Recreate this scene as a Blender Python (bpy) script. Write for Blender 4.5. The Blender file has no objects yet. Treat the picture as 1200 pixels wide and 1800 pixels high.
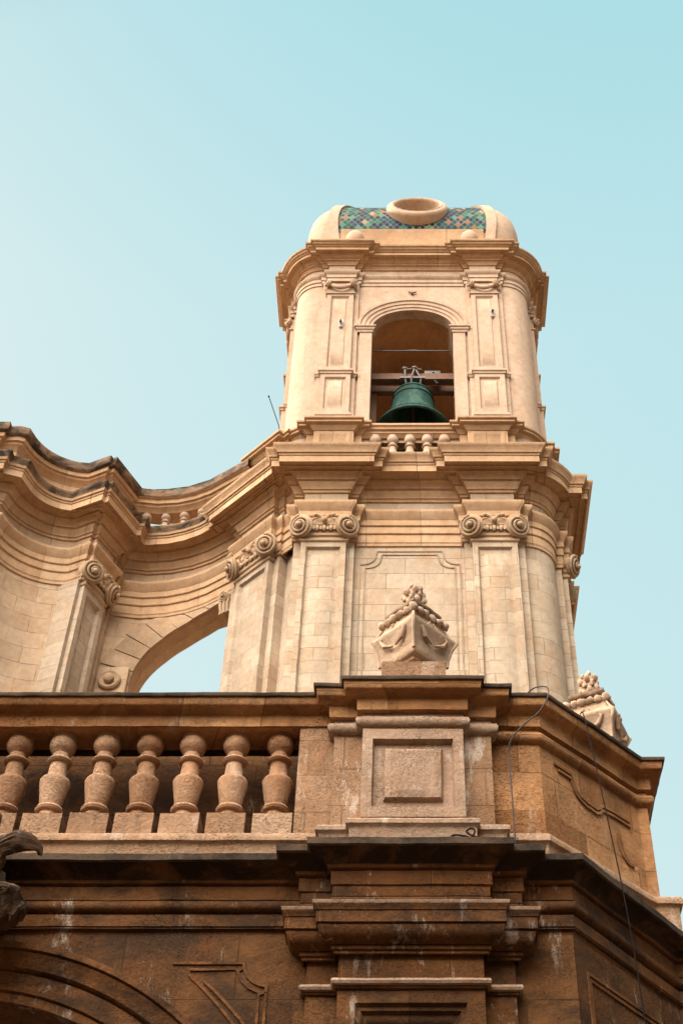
import bpy, bmesh, math, random
from mathutils import Vector, Matrix, noise

random.seed(7)
R = math.radians
sc = bpy.context.scene
COL = sc.collection

# ------------------------------------------------------------------ camera
PITCH = 46.0
cam_d = bpy.data.cameras.new('camera')
cam = bpy.data.objects.new('camera', cam_d)
COL.objects.link(cam)
cam.location = (0, 0, 1.65)
cam.rotation_euler = (R(90 + PITCH), 0, 0)
cam_d.sensor_fit = 'VERTICAL'
cam_d.sensor_height = 36.0
cam_d.lens = 36.0 * 2400 / 1800
cam_d.shift_x = -120.0 / 1800
cam_d.clip_end = 5000
sc.camera = cam

# ------------------------------------------------------------------ light
SUN_BEHIND, SUN_EL = 16.0, 36.0
SKY_POW, SKY_MUL, SKY_FILL = (.36, .12, .08), (2.45, 3.42, 3.49), (63.0, 58.5, 52.0, 1)
sd = Vector((-math.cos(R(SUN_BEHIND)) * math.cos(R(SUN_EL)),
             math.sin(R(SUN_BEHIND)) * math.cos(R(SUN_EL)), math.sin(R(SUN_EL))))
sun_d = bpy.data.lights.new('sun', 'SUN')
sun_d.energy = 4.6
sun_d.angle = R(0.6)
sun_d.color = (1.0, 0.86, 0.66)
sun = bpy.data.objects.new('sun', sun_d)
COL.objects.link(sun)
sun.location = (-40, 20, 40)
sun.rotation_euler = (-sd).to_track_quat('-Z', 'Y').to_euler()

world = bpy.data.worlds.new('World')
sc.world = world
world.use_nodes = True
wn = world.node_tree
wn.nodes.clear()
sky = wn.nodes.new('ShaderNodeTexSky')
sky.sky_type = 'NISHITA'
sky.sun_disc = False
sky.sun_elevation = R(SUN_EL)
sky.sun_rotation = R(-(90 - SUN_BEHIND))
sky.altitude = 0
sky.air_density = 1.0
sky.dust_density = 1.0
sky.ozone_density = 1.0
def wnode(t, **k):
    n = wn.nodes.new(t)
    for a_, v_ in k.items(): setattr(n, a_, v_)
    return n
# hazy day: flatter gradient, channel by channel
sep = wnode('ShaderNodeSeparateColor')
comb = wnode('ShaderNodeCombineColor')
wn.links.new(sky.outputs[0], sep.inputs[0])
for i in range(3):
    p_ = wnode('ShaderNodeMath', operation='POWER'); p_.inputs[1].default_value = SKY_POW[i]
    k_ = wnode('ShaderNodeMath', operation='MULTIPLY'); k_.inputs[1].default_value = SKY_MUL[i]
    wn.links.new(sep.outputs[i], p_.inputs[0]); wn.links.new(p_.outputs[0], k_.inputs[0]); wn.links.new(k_.outputs[0], comb.inputs[i])
# added glow behind the camera, put into the sky to light the shaded front
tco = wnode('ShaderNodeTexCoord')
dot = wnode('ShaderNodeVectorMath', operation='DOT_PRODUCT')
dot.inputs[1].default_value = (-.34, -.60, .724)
sky_fill = wnode('ShaderNodeMapRange', interpolation_type='SMOOTHSTEP')
sky_fill.inputs[1].default_value = .72
sky_fill.inputs[2].default_value = .98
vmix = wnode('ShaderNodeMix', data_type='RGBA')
vmix.inputs[7].default_value = SKY_FILL
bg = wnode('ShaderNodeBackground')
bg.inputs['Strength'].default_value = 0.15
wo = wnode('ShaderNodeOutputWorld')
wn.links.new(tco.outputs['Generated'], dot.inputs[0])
wn.links.new(dot.outputs['Value'], sky_fill.inputs[0])
wn.links.new(sky_fill.outputs[0], vmix.inputs[0])
tint = wnode('ShaderNodeMix', data_type='RGBA', blend_type='MULTIPLY')
tint.inputs[0].default_value = 1.0
sz = wnode('ShaderNodeSeparateXYZ')
wn.links.new(tco.outputs['Generated'], sz.inputs[0])
zr = wnode('ShaderNodeValToRGB')
zr.color_ramp.elements.new(.8)
for e_, (p_, c_) in zip(zr.color_ramp.elements, ((.5, (1.06, 1.01, 1.0, 1)), (.8, (1, 1, 1, 1)), (.96, (.74, .91, .95, 1)))):
    e_.position = p_; e_.color = c_
wn.links.new(sz.outputs[2], zr.inputs[0])
wn.links.new(comb.outputs[0], tint.inputs[6])
wn.links.new(zr.outputs[0], tint.inputs[7])
south = wnode('ShaderNodeMapRange', interpolation_type='SMOOTHSTEP')   # sky around the added glow dimmed to deepen shade on the front
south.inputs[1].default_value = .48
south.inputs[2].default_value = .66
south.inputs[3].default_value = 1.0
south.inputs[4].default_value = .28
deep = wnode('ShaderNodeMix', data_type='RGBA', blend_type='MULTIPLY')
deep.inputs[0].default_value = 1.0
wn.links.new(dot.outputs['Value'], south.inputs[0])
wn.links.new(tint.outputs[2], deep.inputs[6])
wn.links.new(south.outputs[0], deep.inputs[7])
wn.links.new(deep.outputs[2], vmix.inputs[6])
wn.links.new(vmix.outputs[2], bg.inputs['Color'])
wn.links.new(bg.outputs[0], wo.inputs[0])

sc.view_settings.view_transform = 'Standard'
sc.view_settings.look = 'None'
sc.view_settings.exposure = 0.55
sc.view_settings.gamma = 1.0
sc.cycles.max_bounces = 8
sc.cycles.diffuse_bounces = 4

# ------------------------------------------------------------------ materials
def new_mat(name):
    m = bpy.data.materials.new(name)
    m.use_nodes = True
    nt = m.node_tree
    b = nt.nodes['Principled BSDF']
    b.inputs['Specular IOR Level'].default_value = 0.2
    return m, nt, b

class N:
    """tiny node helper"""
    def __init__(s, nt): s.nt = nt
    def node(s, t, **k):
        n = s.nt.nodes.new(t)
        for a, v in k.items(): setattr(n, a, v)
        return n
    def link(s, a, b): s.nt.links.new(a, b)
    def val(s, inp, v):
        if hasattr(v, 'is_output'): s.link(v, inp)
        else: inp.default_value = v
    def noise(s, vec, scale, detail=4, rough=.55, dist=0):
        n = s.node('ShaderNodeTexNoise')
        n.inputs['Scale'].default_value = scale
        n.inputs['Detail'].default_value = detail
        n.inputs['Roughness'].default_value = rough
        n.inputs['Distortion'].default_value = dist
        s.link(vec, n.inputs['Vector'])
        return n.outputs[0]
    def ramp(s, fac, stops):
        n = s.node('ShaderNodeValToRGB')
        cr = n.color_ramp
        while len(cr.elements) < len(stops): cr.elements.new(.5)
        for e, (p, c) in zip(cr.elements, stops):
            e.position = p
            e.color = c if len(c) == 4 else (*c, 1)
        s.link(fac, n.inputs[0])
        return n.outputs[0]
    def ramp1(s, fac, a, b):
        n = s.node('ShaderNodeMapRange')
        n.inputs[1].default_value = a
        n.inputs[2].default_value = b
        s.link(fac, n.inputs[0])
        return n.outputs[0]
    def mix(s, fac, a, b, mode='MIX'):
        n = s.node('ShaderNodeMix', data_type='RGBA', blend_type=mode)
        s.val(n.inputs[0], fac)
        for i, v in ((6, a), (7, b)):
            if not hasattr(v, 'is_output') and len(v) == 3: v = (*v, 1)
            s.val(n.inputs[i], v)
        return n.outputs[2]
    def math(s, op, a, b=0.0):
        n = s.node('ShaderNodeMath', operation=op)
        s.val(n.inputs[0], a)
        s.val(n.inputs[1], b)
        return n.outputs[0]
    def mapping(s, vec, scale=(1, 1, 1), loc=(0, 0, 0), rot=(0, 0, 0)):
        n = s.node('ShaderNodeMapping')
        n.inputs['Scale'].default_value = scale
        n.inputs['Location'].default_value = loc
        n.inputs['Rotation'].default_value = rot
        s.link(vec, n.inputs['Vector'])
        return n.outputs[0]
    def bump(s, b, h, strength, dist):
        n = s.node('ShaderNodeBump')
        n.inputs['Strength'].default_value = strength
        n.inputs['Distance'].default_value = dist
        s.link(h, n.inputs['Height'])
        s.link(n.outputs[0], b.inputs['Normal'])

def mul(c, k): return tuple(x * k for x in c)

def stone(name, base, block=None, mortar=.8, var=.14, rust=.35, dark=.0, white=.0, rough_bump=.018,
          rust_col=(.33, .165, .07), dark_col=(.03, .02, .013), white_col=(.60, .50, .42), dark_scale=1.1, dlo=.46, objvar=False, blk=((.89, .84, .79), (1.08, 1.08, 1.09)), pit=.25, streak=0.0):
    m, nt, b = new_mat(name)
    n = N(nt)
    pos = n.node('ShaderNodeNewGeometry').outputs['Position']
    uv = n.node('ShaderNodeTexCoord').outputs['UV']
    big = n.noise(pos, .55, 5, .6)
    mid = n.noise(n.mapping(pos, (1, 1, .55)), 2.6, 6, .65, .4)
    fine = n.noise(pos, 26, 5, .7)
    col = n.mix(n.ramp1(big, .3, .7), mul(base, 1 - var), mul(base, 1 + var))
    h = n.math('MULTIPLY', fine, .35)
    if block:
        bt = n.node('ShaderNodeTexBrick')
        bt.offset = .5
        wob = n.noise(uv, 1.3, 2)
        n.link(n.mix(.004, uv, wob, 'ADD'), bt.inputs['Vector'])
        bt.inputs['Scale'].default_value = 1
        bt.inputs['Brick Width'].default_value = block[0]
        bt.inputs['Row Height'].default_value = block[1]
        bt.inputs['Mortar Size'].default_value = block[2]
        bt.inputs['Mortar Smooth'].default_value = .35
        bt.inputs['Bias'].default_value = 0
        bt.inputs['Color1'].default_value = (*blk[0], 1)
        bt.inputs['Color2'].default_value = (*blk[1], 1)
        bt.inputs['Mortar'].default_value = (mortar, mortar * .93, mortar * .86, 1)
        # joints are open only in places
        jm = n.ramp1(n.noise(pos, 1.7, 3), .34, .62)
        plain = n.mix(1.0, col, (.98, .95, .92), 'MULTIPLY')
        bricked = n.mix(1.0, col, bt.outputs['Color'], 'MULTIPLY')
        jfac = n.math('MAXIMUM', n.math('SUBTRACT', 1.0, bt.outputs['Fac']), jm)
        col = n.mix(jfac, plain, bricked)
        joint = n.math('MULTIPLY', bt.outputs['Fac'], jm)
        h = n.math('SUBTRACT', h, n.math('MULTIPLY', joint, .8))
    if rust:
        rf = n.math('MULTIPLY', n.ramp1(mid, .48, .72), rust)
        col = n.mix(rf, col, rust_col)
    spk = n.ramp1(n.noise(pos, 9, 6, .75), .35, .65)
    col = n.mix(1.0, col, n.ramp(spk, [(0, (.86, .84, .82)), (1, (1.08, 1.08, 1.08))]), 'MULTIPLY')
    if white:
        wf = n.ramp1(n.noise(n.mapping(pos, (1.3, 1.3, .45), (3, 1, 7)), 2.6, 9, .74, .3), .575, .64)
        col = n.mix(n.math('MULTIPLY', wf, white), col, white_col)
    if dark:
        df = n.ramp1(n.noise(n.mapping(pos, (1, 1, 1.6), (9, 4, 2)), dark_scale, 8, .68, .5), dlo, dlo + .16)
        col = n.mix(n.math('MULTIPLY', df, dark), col, dark_col)
    if streak:
        sf = n.ramp1(n.noise(n.mapping(pos, (1, 1, .07), (5, 2, 1)), 5.5, 6, .7, .15), .52, .70)
        sf = n.math('MULTIPLY', sf, n.ramp1(n.noise(pos, .9, 3), .38, .62))
        col = n.mix(n.math('MULTIPLY', sf, streak), col, dark_col)
    if objvar:
        oi = n.node('ShaderNodeObjectInfo').outputs['Random']
        col = n.mix(1.0, col, n.ramp(oi, [(0, (.80, .74, .68)), (.45, (1, .97, .94)), (.8, (1.12, 1.12, 1.12)), (1, (1.2, 1.28, 1.36))]), 'MULTIPLY')
    pits = n.ramp1(n.noise(n.mapping(pos, (1, 1, 2.6)), 42, 6, .75, .0), .54, .80)
    pits = n.math('MULTIPLY', pits, n.ramp1(n.noise(pos, 1.9, 4, .6), .40, .66))
    col = n.mix(n.math('MULTIPLY', pits, pit), col, mul(base, .35))
    h = n.math('SUBTRACT', h, n.math('MULTIPLY', pits, pit * 1.6))
    n.link(col, b.inputs['Base Color'])
    b.inputs['Roughness'].default_value = .92
    h = n.math('ADD', h, n.math('MULTIPLY', mid, .9))
    n.bump(b, h, .9, rough_bump)
    return m

M = {}
TB = (.40, .318, .236)
M['ashlar'] = stone('ashlar_stone', TB, (.62, .34, .007), .68, rust=.42, streak=.35, dark_col=(.20, .12, .07))
M['ashlar_small'] = stone('coursed_stone', TB, (.46, .25, .006), .70, rust=.42)
M['mould'] = stone('moulding_stone', (.47, .315, .195), (.92, 60, .010), .6, rust=.45, var=.16, streak=.35, dark_col=(.12, .065, .03))
M['wing'] = stone('wing_stone', (.43, .31, .21), (.60, .33, .008), .68, rust=.40, white=.2, streak=.35, dark_col=(.16, .09, .045))
M['stucco'] = stone('belfry_stone', (.43, .312, .228), None, rust=.30, var=.10, white=.12, rough_bump=.006, streak=.45, dark_col=(.19, .115, .07), dark=.5, dark_scale=2.4, dlo=.60)
M['cap'] = stone('capital_stone', (.43, .305, .20), None, rust=.35, dark=.2, dark_col=(.22, .12, .07))
M['soot'] = stone('sooty_stone', (.085, .058, .04), None, rust=.1, dark=.9, dark_scale=2.0, white=.25, white_col=(.2, .15, .11), dark_col=(.02, .015, .011), rough_bump=.03)
M['coping'] = stone('weathered_coping', (.26, .17, .11), None, rust=.3, dark=.95, dark_scale=1.9, dark_col=(.035, .025, .018), rough_bump=.02, dlo=.42)
PB = (.36, .182, .08)
M['portico'] = stone('portico_stone', PB, (.75, .40, .006), .62, rust=.4, dark=.35, white=.28, dark_scale=1.6, rough_bump=.04, rust_col=(.30, .11, .035), blk=((.66, .58, .50), (1.32, 1.38, 1.45)), pit=.6, streak=.5)
M['pink'] = stone('pedestal_stone', (.35, .24, .17), None, rust=.45, white=.5, rough_bump=.045, rust_col=(.36, .14, .05), pit=.5, streak=.3, dark=.22, dark_scale=1.8, dark_col=(.17, .075, .03))
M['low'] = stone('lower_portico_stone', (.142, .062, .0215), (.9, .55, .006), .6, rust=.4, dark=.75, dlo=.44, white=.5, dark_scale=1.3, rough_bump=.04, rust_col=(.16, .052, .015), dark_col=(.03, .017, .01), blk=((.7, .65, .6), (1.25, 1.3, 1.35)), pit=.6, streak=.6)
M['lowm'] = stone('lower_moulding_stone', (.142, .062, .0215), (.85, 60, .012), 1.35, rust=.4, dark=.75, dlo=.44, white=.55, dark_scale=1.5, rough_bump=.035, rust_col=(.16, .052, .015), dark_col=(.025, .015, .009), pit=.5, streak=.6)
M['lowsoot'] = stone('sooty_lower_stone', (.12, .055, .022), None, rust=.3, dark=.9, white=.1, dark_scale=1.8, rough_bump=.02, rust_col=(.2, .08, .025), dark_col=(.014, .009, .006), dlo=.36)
M['baluster'] = stone('baluster_stone', (.40, .24, .145), None, rust=.45, dark=.2, white=.35, rough_bump=.05, rust_col=(.34, .13, .045), dark_col=(.12, .06, .03), pit=.5, streak=.3, objvar=True)
M['pier'] = stone('side_pier_stone', (.30, .185, .112), (.5, .38, .008), .6, rust=.5, white=.65, rough_bump=.045, rust_col=(.30, .12, .04), pit=.5, streak=.4, dark=.3, dark_scale=1.8, dark_col=(.13, .06, .025))
M['block'] = stone('baluster_block_stone', (.32, .195, .12), None, rust=.45, white=.35, rough_bump=.05, rust_col=(.42, .19, .07), pit=.7, streak=.3, objvar=True)
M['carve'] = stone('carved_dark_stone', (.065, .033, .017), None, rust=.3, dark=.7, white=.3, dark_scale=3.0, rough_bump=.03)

def plain(name, col, rough=.6, metal=0, var=.2, scale=8, spec=.3):
    m, nt, b = new_mat(name)
    n = N(nt)
    pos = n.node('ShaderNodeTexCoord').outputs['Object']
    f = n.noise(pos, scale, 6, .65)
    c = n.mix(n.ramp1(f, .3, .7), mul(col, 1 - var), mul(col, 1 + var))
    n.link(c, b.inputs['Base Color'])
    b.inputs['Roughness'].default_value = rough
    b.inputs['Metallic'].default_value = metal
    b.inputs['Specular IOR Level'].default_value = spec
    n.bump(b, f, .3, .01)
    return m
M['iron'] = plain('painted_iron', (.15, .135, .125), .55, .3)
M['rust'] = plain('rusty_iron', (.16, .09, .06), .7, .4)
M['bounce_tint'] = stone('bounce_tinted_plaster', (.50, .27, .125), None, rust=.3, var=.15, dark=.35, dark_scale=.9, dark_col=(.22, .10, .04))  # orange tint stands in for warm sunlight bounced inside the vault
M['wood'] = plain('old_wood', (.20, .11, .065), .8)
M['cable'] = plain('grey_cable', (.07, .063, .062), .8, spec=.1)
M['dark_cable'] = plain('dark_cable', (.018, .014, .013), .9, spec=.05)
M['fixture'] = plain('fixture_metal', (.34, .30, .28), .5, .2)
M['lens'] = plain('dark_lens', (.03, .03, .03), .2)
M['house'] = plain('house_plaster', (.32, .22, .14), .9, var=.1, scale=.6)
M['shutter'] = plain('shutter_paint', (.12, .17, .12), .6)
M['paving'] = plain('paving_stone', (.14, .09, .052), .8, var=.12, scale=.5)

def bell_mat():
    m, nt, b = new_mat('green_patina')
    n = N(nt)
    pos = n.node('ShaderNodeTexCoord').outputs['Object']
    f = n.noise(n.mapping(pos, (1, 1, .35)), 5, 7, .7, .4)
    c = n.ramp(f, [(.28, (.016, .024, .018)), (.42, (.012, .042, .034)), (.55, (.02, .065, .052)), (.66, (.05, .10, .075)), (.76, (.085, .07, .04))])
    n.link(c, b.inputs['Base Color'])
    b.inputs['Roughness'].default_value = .8
    b.inputs['Metallic'].default_value = .1
    n.bump(b, n.noise(pos, 30, 5, .7), .4, .01)
    return m
M['bell'] = bell_mat()

def tile_mat():
    m, nt, b = new_mat('glazed_diamond_tiles')
    n = N(nt)
    uv = n.node('ShaderNodeTexCoord').outputs['UV']
    sep = n.node('ShaderNodeSeparateXYZ')
    n.link(n.mapping(uv, (1 / .135, 1 / .20, 1)), sep.inputs[0])
    a = n.math('ADD', sep.outputs[0], sep.outputs[1])
    d = n.math('SUBTRACT', sep.outputs[0], sep.outputs[1])
    fa, fd = n.math('FLOOR', a), n.math('FLOOR', d)
    comb = n.node('ShaderNodeCombineXYZ')
    n.link(fa, comb.inputs[0]); n.link(fd, comb.inputs[1])
    wn_ = n.node('ShaderNodeTexWhiteNoise', noise_dimensions='2D')
    n.link(comb.outputs[0], wn_.inputs['Vector'])
    ramp = n.node('ShaderNodeValToRGB')
    ramp.color_ramp.interpolation = 'CONSTANT'
    stops = [(0, (.006, .022, .055)), (.18, (.008, .07, .055)), (.36, (.006, .03, .04)), (.52, (.018, .12, .085)),
             (.64, (.008, .05, .075)), (.76, (.22, .095, .04)), (.83, (.05, .18, .125)), (.91, (.012, .02, .03)), (.96, (.30, .19, .11))]
    while len(ramp.color_ramp.elements) < len(stops): ramp.color_ramp.elements.new(.5)
    for e, (p, c) in zip(ramp.color_ramp.elements, stops):
        e.position = p; e.color = (*c, 1)
    n.link(wn_.outputs['Value'], ramp.inputs[0])
    def edge(x):
        fr = n.math('FRACT', x)
        return n.math('MINIMUM', fr, n.math('SUBTRACT', 1.0, fr))
    e = n.math('MINIMUM', edge(a), edge(d))
    pos = n.node('ShaderNodeNewGeometry').outputs['Position']
    wear = n.noise(pos, 2.6, 6, .7)
    wid = n.math('ADD', n.math('MULTIPLY', n.ramp1(wear, .5, .75), .15), .03)
    grout = n.math('LESS_THAN', e, wid)
    c = n.mix(grout, ramp.outputs[0], (.27, .195, .14))
    n.link(c, b.inputs['Base Color'])
    n.link(n.mix(grout, (.5, .5, .5), (.95, .95, .95)), b.inputs['Roughness'])
    b.inputs['Specular IOR Level'].default_value = .04
    n.bump(b, n.math('MINIMUM', e, .12), .6, .03)
    return m
M['tile'] = tile_mat()

# ------------------------------------------------------------------ mesh helpers
class MB:
    def __init__(s): s.v, s.f, s.uv, s.m = [], [], [], []
    def vert(s, p):
        s.v.append(tuple(p)); return len(s.v) - 1
    def face(s, idx, uvs=None, mat=0):
        s.f.append(tuple(idx)); s.m.append(mat)
        s.uv.append(uvs if uvs else [(0, 0)] * len(idx))
    def quad(s, a, b, c, d, mat=0, uvs=None):
        i = [s.vert(p) for p in (a, b, c, d)]
        s.face(i, uvs, mat)
    def poly(s, pts, mat=0, uvs=None):
        s.face([s.vert(p) for p in pts], uvs, mat)
    def grid(s, rows, closed_u=False, mat=0, uvs=None, flip=False):
        """rows[i][j] points"""
        ids = [[s.vert(p) for p in r] for r in rows]
        nr, nc = len(rows), len(rows[0])
        for i in range(nr - 1):
            for j in range(nc if closed_u else nc - 1):
                k = (j + 1) % nc
                q = (ids[i][j], ids[i][k], ids[i + 1][k], ids[i + 1][j])
                u = None
                if uvs: u = [uvs[i][j], uvs[i][j + 1 if closed_u else k], uvs[i + 1][j + 1 if closed_u else k], uvs[i + 1][j]]
                if flip: q = q[::-1]; u = u[::-1] if u else None
                s.face(q, u, mat(i) if callable(mat) else mat)
        return ids
    def build(s, name, mats, parent=None, smooth=40, fix=True, loc=None):
        me = bpy.data.meshes.new(name)
        me.from_pydata(s.v, [], s.f)
        ul = me.uv_layers.new(name='UVMap')
        k = 0
        for pi, p in enumerate(me.polygons):
            p.material_index = s.m[pi]
            for j in range(len(s.f[pi])):
                ul.data[k].uv = s.uv[pi][j]; k += 1
        for m in (mats if isinstance(mats, (list, tuple)) else [mats]): me.materials.append(M[m] if isinstance(m, str) else m)
        if fix:
            bm = bmesh.new(); bm.from_mesh(me)
            bmesh.ops.remove_doubles(bm, verts=bm.verts, dist=1e-5)
            bm.to_mesh(me); bm.free()
        if smooth:
            for p in me.polygons: p.use_smooth = True
            me.set_sharp_from_angle(angle=R(smooth))
        o = bpy.data.objects.new(name, me)
        COL.objects.link(o)
        if parent: put(o, parent)
        if loc: o.location = loc
        return o

def put(o, parent):
    """parent o, whose mesh is in world coordinates, under parent"""
    o.parent = parent
    w = Vector(parent.location)
    p = parent.parent
    while p: 
        w = w + Vector(p.location); p = p.parent
    o.matrix_parent_inverse = Matrix.Translation(-Vector(parent.location)) if parent.type == 'EMPTY' else Matrix.Identity(4)

def tag(o, label=None, cat=None, group=None, kind=None):
    if label: o['label'] = label
    if cat: o['category'] = cat
    if group: o['group'] = group
    if kind: o['kind'] = kind
    return o

def thing(name, label, cat, loc, group=None):
    o = bpy.data.objects.new(name, None)
    o.empty_display_size = .3
    COL.objects.link(o)
    o.location = loc
    return tag(o, label, cat, group)

def norm2(dx, dy):
    l = math.hypot(dx, dy) or 1
    return dx / l, dy / l

def offsets(path, closed=False):
    """miter vectors per path vertex, outward = right of travel... (dir +x -> -y)"""
    n = len(path); res = []
    segn = []
    for i in range(n if closed else n - 1):
        a, b = path[i], path[(i + 1) % n]
        d = norm2(b[0] - a[0], b[1] - a[1])
        segn.append((d[1], -d[0]))
    for i in range(n):
        if closed: n1, n2 = segn[i - 1], segn[i]
        else: n1 = segn[max(0, i - 1)]; n2 = segn[min(n - 2, i)]
        k = 1 + n1[0] * n2[0] + n1[1] * n2[1]
        k = max(k, .25)
        res.append(((n1[0] + n2[0]) / k, (n1[1] + n2[1]) / k))
    return res

def rough(p, amp, sc_=3.0):
    if not amp: return p
    v = Vector(p) * sc_
    d = noise.noise_vector(v) * .6 + noise.noise_vector(v * 3.1) * .4
    return (p[0] + d.x * amp, p[1] + d.y * amp, p[2] + d.z * amp * .7)

def sweep(mb, path, prof, closed=False, mat=0, dz=0.0, step=.25, amp=.006, caps=False, u0=0.0):
    off = offsets(path, closed)
    n = len(path)
    cols = []      # (x,y,ox,oy,s)
    s = u0
    for i in range(n if closed else n - 1):
        a, b = path[i], path[(i + 1) % n]
        oa, ob = off[i], off[(i + 1) % n]
        L = math.dist(a, b)
        k = max(1, int(L / step))
        for j in range(k):
            t = j / k
            cols.append((a[0] + (b[0] - a[0]) * t, a[1] + (b[1] - a[1]) * t,
                         oa[0] + (ob[0] - oa[0]) * t, oa[1] + (ob[1] - oa[1]) * t, s + L * t))
        s += L
    e = 0 if closed else n - 1
    cols.append((path[e][0], path[e][1], off[e][0], off[e][1], s))
    vs = [prof[0][1]]
    for a, b in zip(prof, prof[1:]): vs.append(vs[-1] + math.dist(a, b))
    rows = []; uvs = []
    for (o, z), v in zip(prof, vs):
        rows.append([rough((c[0] + c[2] * o, c[1] + c[3] * o, z + dz), amp) for c in cols])
        uvs.append([(c[4], v) for c in cols])
    mb.grid(rows, mat=mat, uvs=uvs)
    if caps and not closed:
        for c in (cols[0], cols[-1]):
            mb.poly([rough((c[0] + c[2] * o, c[1] + c[3] * o, z + dz), amp) for o, z in prof], mat(0) if callable(mat) else mat)

class Frame:
    """local (u along, w outward, z up)"""
    def __init__(s, o, t):
        s.o = o; s.t = norm2(*t); s.n = (s.t[1], -s.t[0])
    def p(s, u, w, z): return (s.o[0] + s.t[0] * u + s.n[0] * w, s.o[1] + s.t[1] * u + s.n[1] * w, z)
    def xy(s, u, w): return s.p(u, w, 0)[:2]

FX = Frame((0, 0), (1, 0))          # only for reference

def rect(fr, r):
    u0, u1, z0, z1, w = r
    return [fr.p(u0, w, z0), fr.p(u1, w, z0), fr.p(u1, w, z1), fr.p(u0, w, z1)]

def subdiv_quad(mb, a, b, c, d, ua, ub, uc, ud, step, amp, mat):
    nu = max(1, int(max(math.dist(a, b), math.dist(c, d)) / step)); nv = max(1, int(max(math.dist(b, c), math.dist(a, d)) / step))
    L = lambda p, q, t: tuple(x + (y - x) * t for x, y in zip(p, q))
    rows, uvs = [], []
    for i in range(nv + 1):
        t = i / nv
        p, q = L(a, d, t), L(b, c, t); up, uq = L(ua, ud, t), L(ub, uc, t)
        rows.append([rough(L(p, q, j / nu), amp) for j in range(nu + 1)])
        uvs.append([L(up, uq, j / nu) for j in range(nu + 1)])
    mb.grid(rows, mat=mat, uvs=uvs)

def nested(mb, fr, rects, back=-.4, mat=0, step=.4, amp=.004, top=True, u0=0.0):
    """block whose face steps through nested rectangles; sides go back to w=back"""
    seq = [(rects[0][0], rects[0][1], rects[0][2], rects[0][3], back)] + list(rects)
    for a, b in zip(seq, seq[1:]):
        A, B = rect(fr, a), rect(fr, b)
        ua = [(u0 + a[0], a[2]), (u0 + a[1], a[2]), (u0 + a[1], a[3]), (u0 + a[0], a[3])]
        ub = [(u0 + b[0], b[2]), (u0 + b[1], b[2]), (u0 + b[1], b[3]), (u0 + b[0], b[3])]
        for i in range(4):
            j = (i + 1) % 4
            subdiv_quad(mb, A[i], A[j], B[j], B[i], ua[i], ua[j], ub[j], ub[i], step, amp, mat)
    l = rects[-1]; A = rect(fr, l)
    ul = [(u0 + l[0], l[2]), (u0 + l[1], l[2]), (u0 + l[1], l[3]), (u0 + l[0], l[3])]
    subdiv_quad(mb, *A, *ul, step, amp, mat)

def box(mb, fr, u0, u1, w0, w1, z0, z1, mat=0):
    c = [fr.p(u, w, z) for z in (z0, z1) for u, w in ((u0, w0), (u1, w0), (u1, w1), (u0, w1))]
    for q in ((0, 1, 2, 3), (4, 5, 6, 7), (0, 1, 5, 4), (1, 2, 6, 5), (2, 3, 7, 6), (3, 0, 4, 7)):
        mb.quad(*[c[i] for i in q], mat, [(c[i][0], c[i][2]) for i in q])

def lathe(mb, c, prof, seg=24, mat=0, amp=0, axis=None):
    """prof of (r,z) round vertical axis at c, or along a given axis vector"""
    rows = []; uvs = []
    if axis is None: ax, e1, e2 = Vector((0, 0, 1)), Vector((1, 0, 0)), Vector((0, 1, 0))
    else:
        ax = Vector(axis).normalized(); e1 = ax.orthogonal().normalized(); e2 = ax.cross(e1)
    c = Vector(c)
    for r, z in prof:
        rows.append([rough(c + ax * z + (e1 * math.cos(2 * math.pi * j / seg) + e2 * math.sin(2 * math.pi * j / seg)) * r, amp) for j in range(seg)])
        uvs.append([(j / seg * 2 * math.pi * max(r, .1), z) for j in range(seg + 1)])
    mb.grid(rows, closed_u=True, mat=mat, uvs=uvs)
    for r in (rows[0], rows[-1]):
        mb.poly(r, mat)

def tube(mb, pts, rad, seg=8, mat=0, flat=1.0):
    """round bar along pts; rad number or list"""
    P = [Vector(p) for p in pts]
    rows = []
    up = Vector((0, 0, 1))
    prev = None
    for i, p in enumerate(P):
        d = (P[min(i + 1, len(P) - 1)] - P[max(i - 1, 0)]).normalized()
        if prev is None:
            e1 = d.cross(up)
            if e1.length < .1: e1 = d.cross(Vector((0, 1, 0)))
        else: e1 = prev - d * prev.dot(d)
        e1.normalize(); prev = e1
        e2 = d.cross(e1)
        r = rad[i] if isinstance(rad, (list, tuple)) else rad
        rows.append([p + e1 * math.cos(2 * math.pi * j / seg) * r + e2 * math.sin(2 * math.pi * j / seg) * r * flat for j in range(seg)])
    mb.grid(rows, closed_u=True, mat=mat)
    mb.poly(rows[0], mat); mb.poly(rows[-1], mat)

def ball(mb, c, r, seg=12, mat=0, amp=0):
    rx, ry, rz = r if isinstance(r, (tuple, list)) else (r, r, r)
    rows = []
    n = max(6, seg // 2)
    for i in range(n + 1):
        a = math.pi * (i / n) - math.pi / 2
        a = max(min(a, math.pi / 2 - .05), -math.pi / 2 + .05)
        rows.append([rough((c[0] + rx * math.cos(a) * math.cos(2 * math.pi * j / seg), c[1] + ry * math.cos(a) * math.sin(2 * math.pi * j / seg), c[2] + rz * math.sin(a)), amp, 9) for j in range(seg)])
    mb.grid(rows, closed_u=True, mat=mat)
    mb.poly(rows[0], mat); mb.poly(rows[-1], mat)

def arc(cx, cy, r, a0, a1, n):
    return [(cx + r * math.cos(R(a0 + (a1 - a0) * i / n)), cy + r * math.sin(R(a0 + (a1 - a0) * i / n))) for i in range(n + 1)]

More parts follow.
